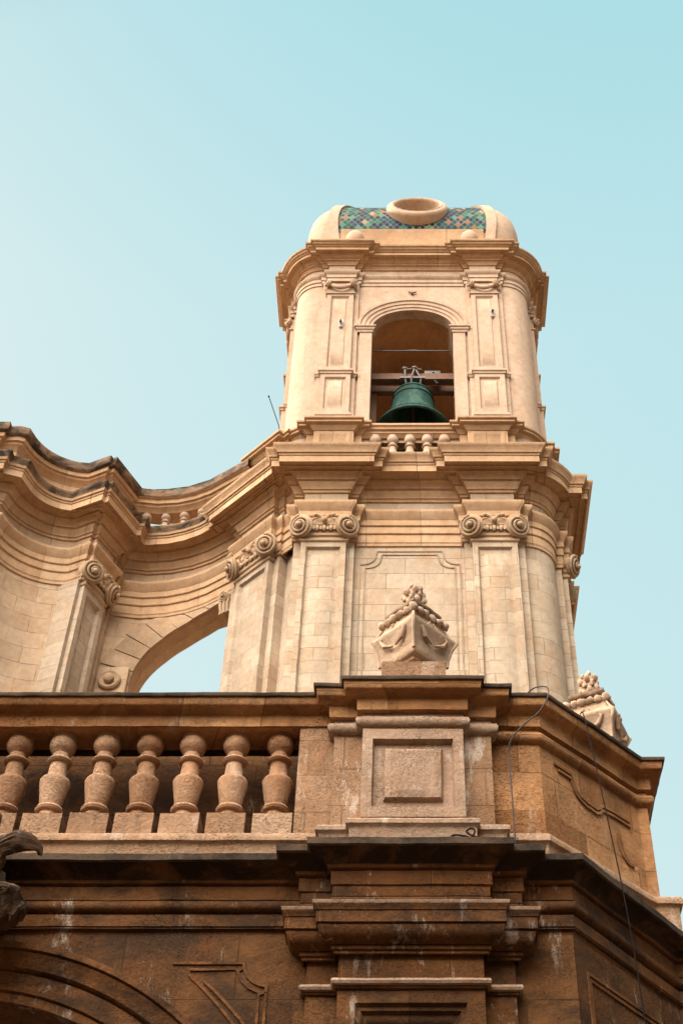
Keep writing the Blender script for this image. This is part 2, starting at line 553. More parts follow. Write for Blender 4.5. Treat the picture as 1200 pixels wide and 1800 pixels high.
def ribbon(mb, fr, pts, half, w0, w1, mat=0):
    """raised fillet following pts [(u,z)...] on a wall plane"""
    n = len(pts); closed = pts[0] == pts[-1]
    if closed: pts = pts[:-1]; n -= 1
    off = offsets(pts, closed)
    rows = [[fr.p(p[0] + o[0] * s, w, p[1] + o[1] * s) for p, o in zip(pts, off)] for s, w in ((-half, w0), (-half, w1), (half, w1), (half, w0))]
    if closed: rows = [r + [r[0]] for r in rows]
    mb.grid(rows, mat=mat)
    if not closed:
        for j in (0, -1): mb.poly([r[j] for r in rows], mat)

# ================================================================== GROUND AND STREET
g = MB()
g.quad((-900, -900, 0), (900, -900, 0), (900, 900, 0), (-900, 900, 0))
tag(g.build('ground', 'paving', smooth=0), kind='structure')

# ================================================================== BELL TOWER
tower = thing('bell_tower', 'tall pale stone bell tower with an arched belfry, scrolled capitals and a tiled top', 'bell tower', (0, 18.5, 0))

# --- main storey shaft: rounded corners front right and at the back, cut corner front left
WY = 16.22          # wall plane
shaft = [(-2.42, 21.4), (-2.42, 17.1), (-1.98, 16.42), (-1.86, WY), (1.9, WY)] + arc(1.9, WY + .55, .55, -90, 0, 10)[1:] + \
        [(2.45, 21.0)] + arc(1.9, 20.85, .55, 0, 90, 8)[1:] + [(-1.9, 21.4)]
CZ = 17.62          # underside of the architrave
mb = MB()
sweep(mb, shaft, [(0, 0), (0, CZ)], closed=True, step=.4, amp=.004)
mb.build('shaft', 'ashlar', tower)

ENT_ARCH = [(0, 17.60), (.025, 17.605), (.03, 17.64), (.03, 17.66), (.035, 17.66), (.035, 17.86), (.055, 17.865), (.055, 18.03), (.075, 18.035), (.075, 18.17),
            (.085, 18.18), (.10, 18.23), (.15, 18.29), (.155, 18.33), (.15, 18.36), (.02, 18.39)]
ENT_FRZ = [(0, 18.36), (0, 18.68)]
ENT_COR = [(0, 18.66), (.03, 18.665), (.035, 18.70), (.06, 18.72), (.075, 18.78), (.12, 18.84), (.12, 18.87), (.15, 18.875), (.16, 18.92), (.205, 18.975),
           (.235, 18.985), (.235, 19.02), (.41, 19.03), (.42, 19.005), (.44, 19.005), (.44, 19.15), (.455, 19.155), (.46, 19.19), (.485, 19.20), (.495, 19.25), (.535, 19.31), (.55, 19.33), (.555, 19.37),
           (.53, 19.378), (-.25, 19.42)]
cor_mat = lambda i: 1 if i >= ncor - 3 else 0
def undercut(P, zs, depth=.03, h=.012):
    """cut a thin groove into profile P just above each height in zs"""
    out = []
    for (o, z), (o2, z2) in zip(P, P[1:] + [(None, None)]):
        out.append((o, z))
        if z2 is not None:
            for q in zs:
                if z <= q < z2 and z2 - z > 1e-6:
                    oo = o + (o2 - o) * (q - z) / (z2 - z)
                    out += [(oo, q), (oo - depth, q + .002), (oo - depth, q + h), (oo, q + h + .002)] if q + h + .002 < z2 else [(oo, q), (oo - depth, q + .001), (oo - depth, max(q + .002, z2 - .001))]
    return out
ENT_ARCH = undercut(ENT_ARCH, (17.67, 17.87, 18.04), .02, .010)
ENT_COR = ENT_COR[:1] + undercut(ENT_COR[1:-2], (18.712, 18.85, 18.99), .02, .010) + ENT_COR[-2:]
ncor = len(ENT_COR)
def entabl(mb_arch, mb_frz, mb_cor, path, dz, closed=False, arch=True):
    if arch: sweep(mb_arch, path, ENT_ARCH, closed, dz=dz, step=.22)
    sweep(mb_frz, path, ENT_FRZ, closed, dz=0, step=.4)
    sweep(mb_cor, path, ENT_COR, closed, mat=cor_mat, dz=dz, step=.2)

aM, fM, cM = MB(), MB(), MB()
base = [(-2.42, 19.0), (-2.3, 16.60), (-1.92, WY), (1.9, WY)] + arc(1.9, WY + .55, .55, -90, 0, 12)[1:] + \
       [(2.45, 21.0)] + arc(1.9, 20.85, .55, 0, 90, 8)[1:] + [(-1.9, 21.4), (-2.42, 21.4)]
entabl(aM, fM, cM, base, 0, closed=True)
def U(fr, u0, u1, w, back=.55): return [fr.xy(u0, w - back), fr.xy(u0, w), fr.xy(u1, w), fr.xy(u1, w - back)]
FRONT = Frame((0, WY), (1, 0))
SIDE = Frame((2.45, 0), (0, 1))           # u = y, outward +x
LSIDE = Frame((-2.42, 0), (0, -1))        # u = -y, outward -x
A_, B_ = (-2.35, 16.42), (-2.95, 17.0)    # diagonal pilaster towards the wing
tw = norm2(A_[0] - B_[0], A_[1] - B_[1])
DIAG = Frame((B_[0] - (tw[1]) * .22, B_[1] + tw[0] * .22), tw)
DL = math.dist(A_, B_)
PIL = [(FRONT, -1.42), (FRONT, 1.40), (SIDE, 17.25), (SIDE, 20.0)]
HW, PW = .37, .22
for fr, c in PIL + [(DIAG, DL / 2)]:
    h = DL / 2 if fr is DIAG else HW
    entabl(aM, fM, cM, U(fr, c - h - .14, c + h + .14, .11), .003)
    entabl(aM, fM, cM, U(fr, c - h, c + h, PW, .66), .006)
# centre span of the front keeps its own break over the panel
aM.build('architrave', 'mould', tower); fM.build('frieze', 'ashlar', tower); cM.build('cornice', ['mould', 'coping'], tower)

def volute(mb, c, face, up, r, thick, turns=2.4, hand=1):
    """scroll: drum with spiral ridge; face = direction the eye looks"""
    f = Vector(face).normalized(); e1 = Vector(up); e1 = (e1 - f * e1.dot(f)).normalized(); e2 = f.cross(e1)
    c = Vector(c)
    lathe(mb, c - f * thick, [(r * .72, 0), (r * .95, thick * .12), (r * .62, thick * .45), (r * .9, thick * .8), (r, thick * .92), (r * .9, thick)], 20, axis=f)
    pts, rad = [], []
    n = 44
    for i in range(n + 1):
        t = i / n
        a = hand * t * turns * 2 * math.pi
        rr = r * (.93 - .70 * t)
        pts.append(c + f * (thick * (.0 + .28 * t)) + e1 * math.cos(a) * rr + e2 * math.sin(a) * rr)
        rad.append(r * (.13 - .05 * t))
    tube(mb, pts, rad, 7)
    ball(mb, c + f * thick * .32, r * .24, 10)

def leaf(mb, root, tip, bend, w, th=.02, n=8):
    root, tip, bend = Vector(root), Vector(tip), Vector(bend)
    pts = []
    for i in range(n + 1):
        t = i / n
        pts.append(root * (1 - t) ** 2 + bend * 2 * t * (1 - t) + tip * t * t)
    rad = [w * (.55 + 1.2 * (i / n) * (1 - i / n) - .4 * (i / n) ** 3) for i in range(n + 1)]
    tube(mb, pts, rad, 8, flat=.45)

def ionic(fr, c, w, z, half, parent, hidden_side=False):
    """capital from z to z+.58 on a pilaster of half width half, face at w"""
    m = MB()
    pth = U(fr, c - half, c + half, w, .3)
    sweep(m, pth, [(0, z - .02), (.03, z), (.035, z + .03), (.02, z + .05), (.02, z + .08), (.05, z + .10), (.06, z + .14), (.03, z + .17), (.0, z + .18), (0, z + .30)], step=.1, amp=.004)
    # egg and dart
    k = 5
    for i in range(k):
        u = c - half * .62 + 2 * half * .62 * i / (k - 1)
        ball(m, fr.p(u, w + .06, z + .25), (.042, .042, .07), 10)
        if i < k - 1: tube(m, [fr.p(u + half * .62 / (k - 1), w + .05, z + .31), fr.p(u + half * .62 / (k - 1), w + .09, z + .19)], .016, 6)
    # abacus and its little curls
    sweep(m, U(fr, c - half - .04, c + half + .04, w + .02, .3), [(0, z + .30), (.05, z + .33), (.05, z + .37), (.0, z + .40), (0, z + .56)], step=.15, amp=.004)
    for s_ in (-1, 1):
        leaf(m, fr.p(c + s_ * .03, w + .10, z + .36), fr.p(c + s_ * .17, w + .13, z + .50), fr.p(c + s_ * .02, w + .16, z + .52), .035)
        ball(m, fr.p(c + s_ * .15, w + .13, z + .50), .035, 8)
        leaf(m, fr.p(c + s_ * half * .6, w + .08, z + .30), fr.p(c + s_ * half * .25, w + .12, z + .42), fr.p(c + s_ * half * .6, w + .16, z + .42), .03)
    ball(m, fr.p(c, w + .12, z + .40), (.05, .05, .06), 8)
    cap = m.build('capital', 'cap', parent)
    for s_ in (-1, 1):
        v = MB()
        d = Vector((fr.n[0], fr.n[1], 0)) * .88 + Vector((fr.t[0], fr.t[1], 0)) * s_ * .40 + Vector((0, 0, -.32))
        cc = Vector(fr.p(c + s_ * (half + .02), w + .13, z + .24))
        volute(v, cc, d, (0, 0, 1), .215, .22, hand=-s_)
        o = v.build('volute', 'cap', None)
        put(o, cap)
        o.matrix_parent_inverse = Matrix.Identity(4)
    return cap

for fr, c in PIL + [(DIAG, DL / 2)]:
    h = DL / 2 if fr is DIAG else HW
    m = MB()
    u = c
    nested(m, fr, [(u - h - (.24 if fr is DIAG else .13), u + h + .13, 0.3, CZ, .11)], amp=.004, u0=3.3)
    nested(m, fr, [(u - h, u + h, 0.3, CZ - .1, PW), (u - h + .085, u + h - .085, 9.0, CZ - .22, PW), (u - h + .115, u + h - .115, 9.05, CZ - .25, PW - .05),
                   (u - h + .16, u + h - .16, 9.1, CZ - .33, PW - .05), (u - h + .20, u + h - .20, 9.1, CZ - .37, PW - .022)], amp=.004, u0=1.7, back=.0)
    m.build('pilaster', 'ashlar_small', tower)
    ionic(fr, c, PW, 17.52, h, tower)

# moulded panel on the front of the shaft
m = MB()
def notch_panel(hw, zt, q, z0=9.5):
    p = [(-hw, z0), (-hw, zt - q - .10)]
    p += [(-hw + .06, zt - q - .10)]
    cx, cz = -hw + .06, zt - q - .10
    p += [(-hw + .06 + q * math.sin(R(a)), zt - .10 - q * math.cos(R(a))) for a in (25, 50, 75, 90)]
    p += [(-hw + .06 + q + .02, zt), (hw - .06 - q - .02, zt)]
    p += [(-x, z) for x, z in p[:-2][::-1]]
    return p
for hw, zt in ((.82, 17.50), (.74, 17.42)):
    ribbon(m, FRONT, notch_panel(hw, zt, .20), .012, -.01, .014)
m.build('wall_panel', 'ashlar', tower)

# --- pedestal course under the belfry
BY = 16.27
pM = MB()
PED = [(0, 19.38), (0, 20.41), (.02, 20.415), (.03, 20.44), (.07, 20.48), (.075, 20.505), (.12, 20.51), (.14, 20.515), (.14, 20.56), (.155, 20.565), (.175, 20.58), (.18, 20.62), (.165, 20.64), (-.5, 20.66)]
pedbase = [(-2.3, 21.2), (-2.3, 16.95)] + arc(-1.75, 16.82, .55, 180, 270, 8)[1:] + [(-.78, 16.27), (-.78, 16.6)]
sweep(pM, pedbase, PED, step=.2)
pedbase = [(.80, 16.6), (.80, 16.27), (1.85, 16.27)] + arc(1.85, 16.82, .55, -90, 0, 8)[1:] + [(2.4, 21.2)]
sweep(pM, pedbase, PED, step=.2)
PFR = Frame((0, 16.27), (1, 0))
for c in (-1.37, 1.40):
    sweep(pM, U(PFR, c - .50, c + .50, .09), PED, dz=.003, step=.2)
    sweep(pM, U(PFR, c - .36, c + .36, .19), PED, dz=.006, step=.2)
    nested(pM, PFR, [(c - .30, c + .30, 19.4, 20.38, .205), (c - .25, c + .25, 19.4, 20.33, .205), (c - .235, c + .235, 19.4, 20.31, .192)], back=.1, amp=.003)
for fr, c in ((Frame((2.4, 0), (0, 1)), 17.2), (Frame((2.4, 0), (0, 1)), 20.0)):
    sweep(pM, U(fr, c - .50, c + .50, .09), PED, dz=.003, step=.2)
    sweep(pM, U(fr, c - .36, c + .36, .19), PED, dz=.006, step=.2)
sweep(pM, U(DIAG, DL / 2 - .5, DL / 2 + .5, .11, .6), PED, dz=.003, step=.2)
sweep(pM, U(DIAG, DL / 2 - .36, DL / 2 + .36, .21, .7), PED, dz=.006, step=.2)
# sill over the small balustrade
sweep(pM, [(-.95, 16.21), (.95, 16.21)], [(-.3, 20.37), (-.02, 20.38), (0, 20.40), (.03, 20.44), (.05, 20.45), (.05, 20.50), (.09, 20.51), (.10, 20.56), (.13, 20.58), (.13, 20.63), (-.4, 20.645)], step=.15)
sweep(pM, [(-.95, 16.12), (.95, 16.12)], [(0, 19.36), (.0, 19.47), (-.04, 19.50), (-.3, 19.51)], step=.15)
pM.build('pedestal_course', 'mould', tower)

def baluster_prof(h, r):
    """vase baluster with the belly low; heights 0..h"""
    P = [(.80, 0), (.84, .02), (.70, .05), (.60, .09), (.58, .115), (.80, .122), (.87, .145), (.79, .168), (.63, .174), (.66, .185), (.74, .27), (.86, .37), (.93, .44), (.945, .46), (.87, .485), (.64, .50),
         (.585, .51), (.56, .60), (.53, .67), (.70, .677), (.79, .70), (.70, .723), (.535, .73), (.51, .79), (.60, .80), (.645, .815), (.70, .82), (.82, .86), (.855, .90), (.81, .94), (.735, .965), (.755, .97), (.755, 1.0)]
    return [(a * r, b * h) for a, b in P]
for i in range(5):
    m = MB()
    lathe(m, (-.62 + .31 * i, 16.22, 19.50), baluster_prof(.88, .125), 18)
    m.build('sill_baluster', 'stucco', tower)

# --- belfry walls with open front arch
AX = .05
OPH, SPZ, RISE = .80, 23.72, .60
def arch_z(u, half=OPH, rise=RISE, spring=SPZ):
    t = max(0., 1 - (u / half) ** 2)
    return spring + rise * t ** .5
bw = MB()
def arched_wall(mb, fr, ua, ub, z0, z1, half, rise, spring, w0, w1, sill, mat=0, cu=0.0, n=28, soffit=True):
    """flat wall with an arched hole centred on cu, faces at w0 (front) and w1 (back)"""
    us = sorted(set([ua, ub] + [cu + half * math.sin(R(-90 + 180 * i / n)) for i in range(n + 1)]))
    def top(u): return arch_z(u - cu, half, rise, spring)
    for a, b in zip(us, us[1:]):
        mid = (a + b) / 2
        inside = abs(mid - cu) < half
        for w in (w0, w1):
            lo = ((top(a), top(b)) if inside else (z0, z0))
            mb.quad(fr.p(a, w, lo[0]), fr.p(b, w, lo[1]), fr.p(b, w, z1), fr.p(a, w, z1), mat, [(a, lo[0]), (b, lo[1]), (b, z1), (a, z1)])
            if inside and sill > z0:
                mb.quad(fr.p(a, w, z0), fr.p(b, w, z0), fr.p(b, w, sill), fr.p(a, w, sill), mat, [(a, z0), (b, z0), (b, sill), (a, sill)])
        if inside and soffit:
            mb.quad(fr.p(a, w0, top(a)), fr.p(b, w0, top(b)), fr.p(b, w1, top(b)), fr.p(a, w1, top(a)), mat, [(a, 0), (b, 0), (b, w1), (a, w1)])
    for s in (-1, 1):
        u = cu + s * half
        mb.quad(fr.p(u, w0, sill), fr.p(u, w1, sill), fr.p(u, w1, spring), fr.p(u, w0, spring), mat, [(0, sill), (w1, sill), (w1, spring), (0, spring)])
    if sill > z0:
        mb.quad(fr.p(cu - half, w0, sill), fr.p(cu + half, w0, sill), fr.p(cu + half, w1, sill), fr.p(cu - half, w1, sill), mat)
BF = Frame((AX, BY), (1, 0))
BTOP = 25.62
arched_wall(bw, BF, -1.9, 1.9, 20.3, BTOP, OPH, RISE, SPZ, 0, -.18, 20.6)
# rounded corners, sides (left one has its own arch), back
for s in (-1, 1):
    pth = arc(AX + s * 1.9, BY + .5, .5, -90, -90 + s * 90, 10)
    if s > 0: pth = pth + [(AX + 2.4, 20.7), (AX + 1.5, 21.1)]
    else: pth = [(AX - 2.4, 17.3)] + pth[::-1]
    sweep(bw, pth, [(0, 20.3), (0, BTOP)], step=.3, amp=.003)
LW = Frame((AX - 2.4, 19.0), (0, -1))
arched_wall(bw, LW, -2.1, 1.75, 20.3, BTOP, .75, .6, SPZ, 0, -.5, 20.6)
sweep(bw, [(AX + 2.4, 20.9), (AX + 2.0, 21.1), (AX - 2.4, 21.1)], [(0, 20.3), (0, BTOP)], step=.6)
# inside: vault over the bell, chamber floor and walls
V0, V1 = BY + .18, 20.6
rows = []
for i in range(25):
    a = R(180 - 180 * i / 24)
    u = (OPH + .06) * math.cos(a); z = SPZ + (RISE + .04) * math.sin(a)
    rows.append([(AX + u, V0, z), (AX + u, V1, z)])
rows = [[(AX - OPH - .06, V0, 23.05), (AX - OPH - .06, V1, 23.05)]] + rows + [[(AX + OPH + .06, V0, 23.05), (AX + OPH + .06, V1, 23.05)]]
vb = MB(); vb.grid(rows); vb.build('vault', 'bounce_tint', tower)
bw.quad((AX - 1.9, V1, 20.4), (AX + 1.9, V1, 20.4), (AX + 1.9, V1, 24.6), (AX - 1.9, V1, 24.6))
bw.quad((AX - 2.2, BY + .5, 20.55), (AX + 2.2, BY + .5, 20.55), (AX + 2.2, 20.7, 20.55), (AX - 2.2, 20.7, 20.55))
for s in (-1, 1):
    bw.quad((AX + s * (OPH + .06), V0, 23.05), (AX + s * 2.1, V0, 23.05), (AX + s * 2.1, V1, 23.05), (AX + s * (OPH + .06), V1, 23.05))
bw.quad((AX + 1.75, V0, 20.4), (AX + 1.75, V1, 20.4), (AX + 1.75, V1, 23.05), (AX + 1.75, V0, 23.05))
bw.build('belfry_wall', 'stucco', tower)

# arch surround
m = MB()
def archivolt(mb, fr, half, rise, spring, prof, n=30, cu=0.0):
    """prof = (outward from intrados, w)"""
    rows = []
    for d, w in prof:
        rows.append([fr.p(cu + (half + d) * math.cos(R(180 - 180 * i / n)), w, spring + (rise + d) * math.sin(R(180 - 180 * i / n))) for i in range(n + 1)])
    mb.grid(rows)
archivolt(m, BF, OPH, RISE, SPZ, [(0, -.05), (0, .05), (.06, .055), (.07, .075), (.14, .08), (.15, .10), (.22, .105), (.235, .13), (.29, .135), (.30, .11), (.31, -.02)])
m.build('archivolt', 'stucco', tower)
for s in (-1, 1):
    m = MB()
    nested(m, BF, sorted([s * OPH, s * (OPH + .24)]) and [(min(s * OPH, s * (OPH + .24)), max(s * OPH, s * (OPH + .24)), 20.6, SPZ - .14, .05)], back=-.3, amp=.002)
    a, b = sorted([s * (OPH - .0), s * (OPH + .27)])
    sweep(m, [BF.xy(a, -.55), BF.xy(a, .05), BF.xy(b, .05), BF.xy(b, -.1)] , [(0, SPZ - .16), (.02, SPZ - .155), (.025, SPZ - .11), (.05, SPZ - .09), (.055, SPZ - .04), (.08, SPZ - .03), (.08, SPZ), (0, SPZ + .02)], step=.1, amp=.002)
    m.build('impost', 'stucco', tower)

# belfry entablature
BARCH = [(0, 25.20), (.02, 25.205), (.02, 25.30), (.04, 25.305), (.04, 25.40), (.05, 25.41), (.09, 25.45), (.095, 25.49), (.01, 25.51)]
BCOR = [(0, 25.76), (.03, 25.765), (.035, 25.80), (.07, 25.845), (.10, 25.85), (.10, 25.885), (.13, 25.895), (.16, 25.935), (.19, 25.94), (.19, 25.965), (.26, 25.97), (.265, 25.96), (.28, 25.96), (.28, 26.04), (.30, 26.045), (.32, 26.075), (.345, 26.085), (.36, 26.12), (.39, 26.135), (.40, 26.17), (.36, 26.18), (-.6, 26.26)]
bcap = len(BCOR)
bA, bF_, bC = MB(), MB(), MB()
bbase = [(AX - 2.4, 16.77)] + arc(AX - 1.9, BY + .5, .5, 180, 270, 10)[1:] + arc(AX + 1.9, BY + .5, .5, -90, 0, 10) + [(AX + 2.4, 20.6)] + arc(AX + 1.9, 20.6, .5, 0, 90, 6)[1:] + arc(AX - 1.9, 20.6, .5, 90, 180, 6)
BS_R, BS_L = Frame((AX + 2.4, 0), (0, 1)), Frame((AX - 2.4, 0), (0, -1))
BPIL = [(BF, -1.46), (BF, 1.46), (BS_R, 17.32), (BS_R, 20.0), (BS_L, -17.32), (BS_L, -20.0)]
BH = .27
def bent(path, dz, closed=False):
    sweep(bA, path, BARCH, closed, dz=dz, step=.2, amp=.004)
    sweep(bF_, path, [(0, 25.48), (0, 25.78)], closed, step=.3, amp=.003)
    sweep(bC, path, BCOR, closed, dz=dz, step=.2, amp=.005)
bent(bbase, 0, True)
for fr, c in BPIL:
    bent(U(fr, c - BH - .11, c + BH + .11, .06, .5), .003)
    bent(U(fr, c - BH, c + BH, .13, .6), .006)
bA.build('belfry_architrave', 'stucco', tower); bF_.build('belfry_frieze', 'stucco', tower); bC.build('belfry_cornice', 'mould', tower)

def swag_cap(fr, c, w, z, half):
    m = MB()
    nested(m, fr, [(c - half, c + half, z, z + .48, w + .004)], back=0, amp=.002)
    sweep(m, U(fr, c - half, c + half, w, .2), [(0, z - .03), (.03, z - .02), (.035, z + .01), (.0, z + .03)], step=.1, amp=.002)
    sweep(m, U(fr, c - half - .03, c + half + .03, w + .02, .2), [(0, z + .37), (.03, z + .38), (.03, z + .42), (.0, z + .45), (0, z + .47)], step=.1, amp=.002)
    pts = [fr.p(c + half * .95 * (i / 10 - 1), w + .05 + .03 * math.sin(math.pi * i / 20), z + .27 - .17 * math.sin(math.pi * i / 20)) for i in range(21)]
    tube(m, pts, [.022 + .022 * math.sin(math.pi * i / 20) for i in range(21)], 8)
    for i in range(3, 18, 2): ball(m, pts[i], .035, 8)
    cap = m.build('swag_capital', 'stucco', tower)
    for s in (-1, 1):
        v = MB()
        d = Vector((fr.n[0], fr.n[1], 0)) * .75 + Vector((fr.t[0], fr.t[1], 0)) * s * .66
        volute(v, fr.p(c + s * (half + .01), w + .08, z + .27), d, (0, 0, 1), .10, .17, turns=1.6, hand=-s)
        o = v.build('scroll', 'stucco', None); o.parent = cap
for fr, c in BPIL:
    m = MB()
    nested(m, fr, [(c - BH - .10, c + BH + .10, 20.4, 25.2, .06)], back=-.2, amp=.003)
    for sgn in (-1, 1):
        pass
    nested(m, fr, [(c - BH, c + BH, 22.25, 24.8, .13), (c - BH + .085, c + BH - .085, 22.37, 24.70, .13), (c - BH + .11, c + BH - .11, 22.41, 24.66, .09), (c - BH + .14, c + BH - .14, 22.45, 24.62, .09), (c - BH + .155, c + BH - .155, 22.47, 24.60, .105)], back=0, amp=.003)
    nested(m, fr, [(c - BH - .015, c + BH + .015, 21.0, 22.14, .145), (c - BH + .07, c + BH - .07, 21.10, 22.04, .145), (c - BH + .09, c + BH - .09, 21.13, 22.01, .105), (c - BH + .125, c + BH - .125, 21.18, 21.96, .105), (c - BH + .145, c + BH - .145, 21.22, 21.92, .13)], back=0, amp=.003)
    sweep(m, U(fr, c - BH - .015, c + BH + .015, .145, .3), [(0, 22.12), (.02, 22.13), (.025, 22.17), (.05, 22.19), (.05, 22.23), (0, 22.26)], step=.1, amp=.003)
    sweep(m, U(fr, c - BH - .10, c + BH + .10, .06, .3), [(0, 22.115), (.02, 22.125), (.025, 22.165), (.045, 22.185), (.045, 22.225), (0, 22.255)], step=.1, amp=.003)
    sweep(m, U(fr, c - BH - .015, c + BH + .015, .145, .3), [(.03, 20.6), (.03, 20.86), (.05, 20.87), (.05, 20.93), (.02, 20.96), (0, 21.0)], step=.1, amp=.003)
    m.build('belfry_pilaster', 'stucco', tower)
    swag_cap(fr, c, .13, 24.78, BH)

# --- bulbous tiled top
cap_path = arc(AX - 1.66, 16.95, .55, 180, 270, 10) + arc(AX + 1.70, 16.95, .55, -90, 0, 10) + arc(AX + 1.70, 20.2, .55, 0, 90, 6) + arc(AX - 1.66, 20.2, .55, 90, 180, 6)
DOME = [(.0, 26.2), (.0, 26.5), (.04, 27.0), (.09, 27.4), (.11, 27.72), (.09, 28.02), (.03, 28.32), (-.09, 28.60), (-.27, 28.84), (-.50, 29.04), (-.9, 29.25), (-1.5, 29.42)]
def smooth_prof(P, k=4):
    out = []
    for i in range(len(P) - 1):
        p0, p1, p2, p3 = P[max(i - 1, 0)], P[i], P[i + 1], P[min(i + 2, len(P) - 1)]
        for j in range(k):
            t = j / k
            out.append(tuple(.5 * (2 * b + (-a + c) * t + (2 * a - 5 * b + 4 * c - d) * t * t + (-a + 3 * b - 3 * c + d) * t ** 3) for a, b, c, d in zip(p0, p1, p2, p3)))
    return out + [P[-1]]
DOME = smooth_prof(DOME, 6)
m = MB()
DCX, DCY = AX, 18.575
dpts = []
for a, b in zip(cap_path, cap_path[1:] + cap_path[:1]):
    k = max(1, int(math.dist(a, b) / .09))
    dpts += [(a[0] + (b[0] - a[0]) * j / k, a[1] + (b[1] - a[1]) * j / k) for j in range(k)]
def dome_pt(x, y, o, z):
    q = (2.27 + o) / 2.27
    return (DCX + (x - DCX) * q, DCY + (y - DCY) * q, z)
m.grid([[rough(dome_pt(x, y, o, z), .006) for x, y in dpts] for o, z in DOME], closed_u=True)
OC = Vector((AX + .11, 16.27, 28.30)); OAX = Vector((0, -1, .30)).normalized()
def cull(mb, r):
    keep = []
    for i, f in enumerate(mb.f):
        c = sum((Vector(mb.v[k]) for k in f), Vector()) / len(f) - OC
        if (c - OAX * c.dot(OAX)).length > r or c.y > 1.2: keep.append(i)
    mb.f = [mb.f[i] for i in keep]; mb.uv = [mb.uv[i] for i in keep]; mb.m = [mb.m[i] for i in keep]
cull(m, .60)
m.poly([dome_pt(x, y, *DOME[-1]) for x, y in dpts])
dome = m.build('dome', 'stucco', tower, smooth=60)
def dome_strip(mb, x0, x1, lift, zmin, edge=False, n=10):
    P = [(o, z) for o, z in DOME if z >= zmin]
    L = [P[0][1]]
    for p, q in zip(P, P[1:]): L.append(L[-1] + math.dist(p, q))
    xs = [x0 + (x1 - x0) * j / n for j in range(n + 1)]
    def pt(x, o, z, l):
        q = dome_pt(x, 16.40, o, z)
        return (q[0], q[1] - l, q[2])
    rows = [[rough(pt(x, o, z, lift), .004 if edge else 0) for x in xs] for o, z in P]
    mb.grid(rows, uvs=[[(x, l) for x in xs] for l in L])
    if edge:
        for x in (x0, x1): mb.grid([[pt(x, o, z, lift), pt(x, o, z, -.2)] for o, z in P])
m = MB(); dome_strip(m, AX - 1.57, AX + 1.57, .012, 27.32, n=40)
cull(m, .60)
m.build('tile_panel', 'tile', tower, smooth=60)
for s in (-1, 1):
    m = MB()
    a, b = sorted((AX + s * 1.55, AX + s * 1.76))
    dome_strip(m, a, b, .07, 26.2, edge=True, n=3)
    m.build('dome_rib', 'stucco', tower, smooth=50)
m = MB()
sweep(m, [(AX - 1.55, 16.40), (AX + 1.55, 16.40)], [(.02, 26.2), (.10, 26.2), (.10, 27.2), (.14, 27.3), (.15, 27.36), (.12, 27.40), (.03, 27.41)], step=.2)
for c in (-1.36, 1.36):       # blocking course over the pilasters, each with a small stone ball
    sweep(m, [(AX + c - .42, 16.6), (AX + c - .42, 15.97), (AX + c + .42, 15.97), (AX + c + .42, 16.6)], [(0, 26.2), (0, 26.36), (.03, 26.37), (.03, 26.42), (.05, 26.43), (.05, 26.47), (-.35, 26.49)], step=.2)
m.build('blocking_course', 'mould', tower)
for c in (-1.22, 1.22):
    m = MB(); ball(m, (AX + c, 16.15, 26.75), (.20, .20, .28), 20); m.build('ball_ornament', 'stucco', tower)
# oculus ring
m = MB()
oc = Vector((AX + .11, 16.27, 28.30)); ax = Vector((0, -1, .30)).normalized()
lathe(m, oc - ax * .1, [(.50, -.34), (.50, .12), (.52, .16), (.56, .172), (.57, .155), (.61, .15), (.66, .12), (.685, .06), (.69, -.30)], 48, axis=ax)
m.f = m.f[:-2]; m.uv = m.uv[:-2]; m.m = m.m[:-2]
lathe(m, oc - ax * .1, [(.52, -.30), (.30, -.29), (.02, -.285)], 32, axis=ax)
m.build('oculus', 'stucco', tower, smooth=50)

# iron clamp on the wall above the arch and tie rod
m = MB()
tube(m, [(AX - .075, BY - .03, 24.98), (AX - .03, BY - .03, 24.95), (AX, BY - .03, 24.97), (AX + .03, BY - .03, 24.95), (AX + .075, BY - .03, 24.98)], .016, 6)
ball(m, (AX, BY - .03, 24.93), .03, 8)
m.build('wall_clamp', 'rust', tower)
m = MB()
tube(m, [(AX - .84, 16.75, 23.66), (AX + .84, 16.75, 23.66)], .016, 8)
tube(m, [(AX - .10, 16.75, 23.66), (AX + .10, 16.75, 23.66)], .027, 8)
m.build('tie_rod', 'iron', tower)

# --- floodlights on the pilasters
for i, (c, z, lab) in enumerate(((-1.42, 23.75, 'small metal wall fixture on the left belfry pilaster'), (1.60, 24.1, 'small metal wall fixture on the right belfry pilaster'))):
    t = thing('wall_fixture', lab, 'wall fixture', (AX + c, BY - .13, z), 'small fixtures on the belfry')
    m = MB(); box(m, Frame((AX + c, BY - .13), (1, 0)), -.035, .035, 0, .02, z - .12, z + .12); m.build('back_plate', 'fixture', t, smooth=0)
    m = MB(); tube(m, [(AX + c, BY - .15, z + .03), (AX + c, BY - .21, z), (AX + c, BY - .22, z - .05)], .025, 8); m.build('lamp_head', 'lens', t)

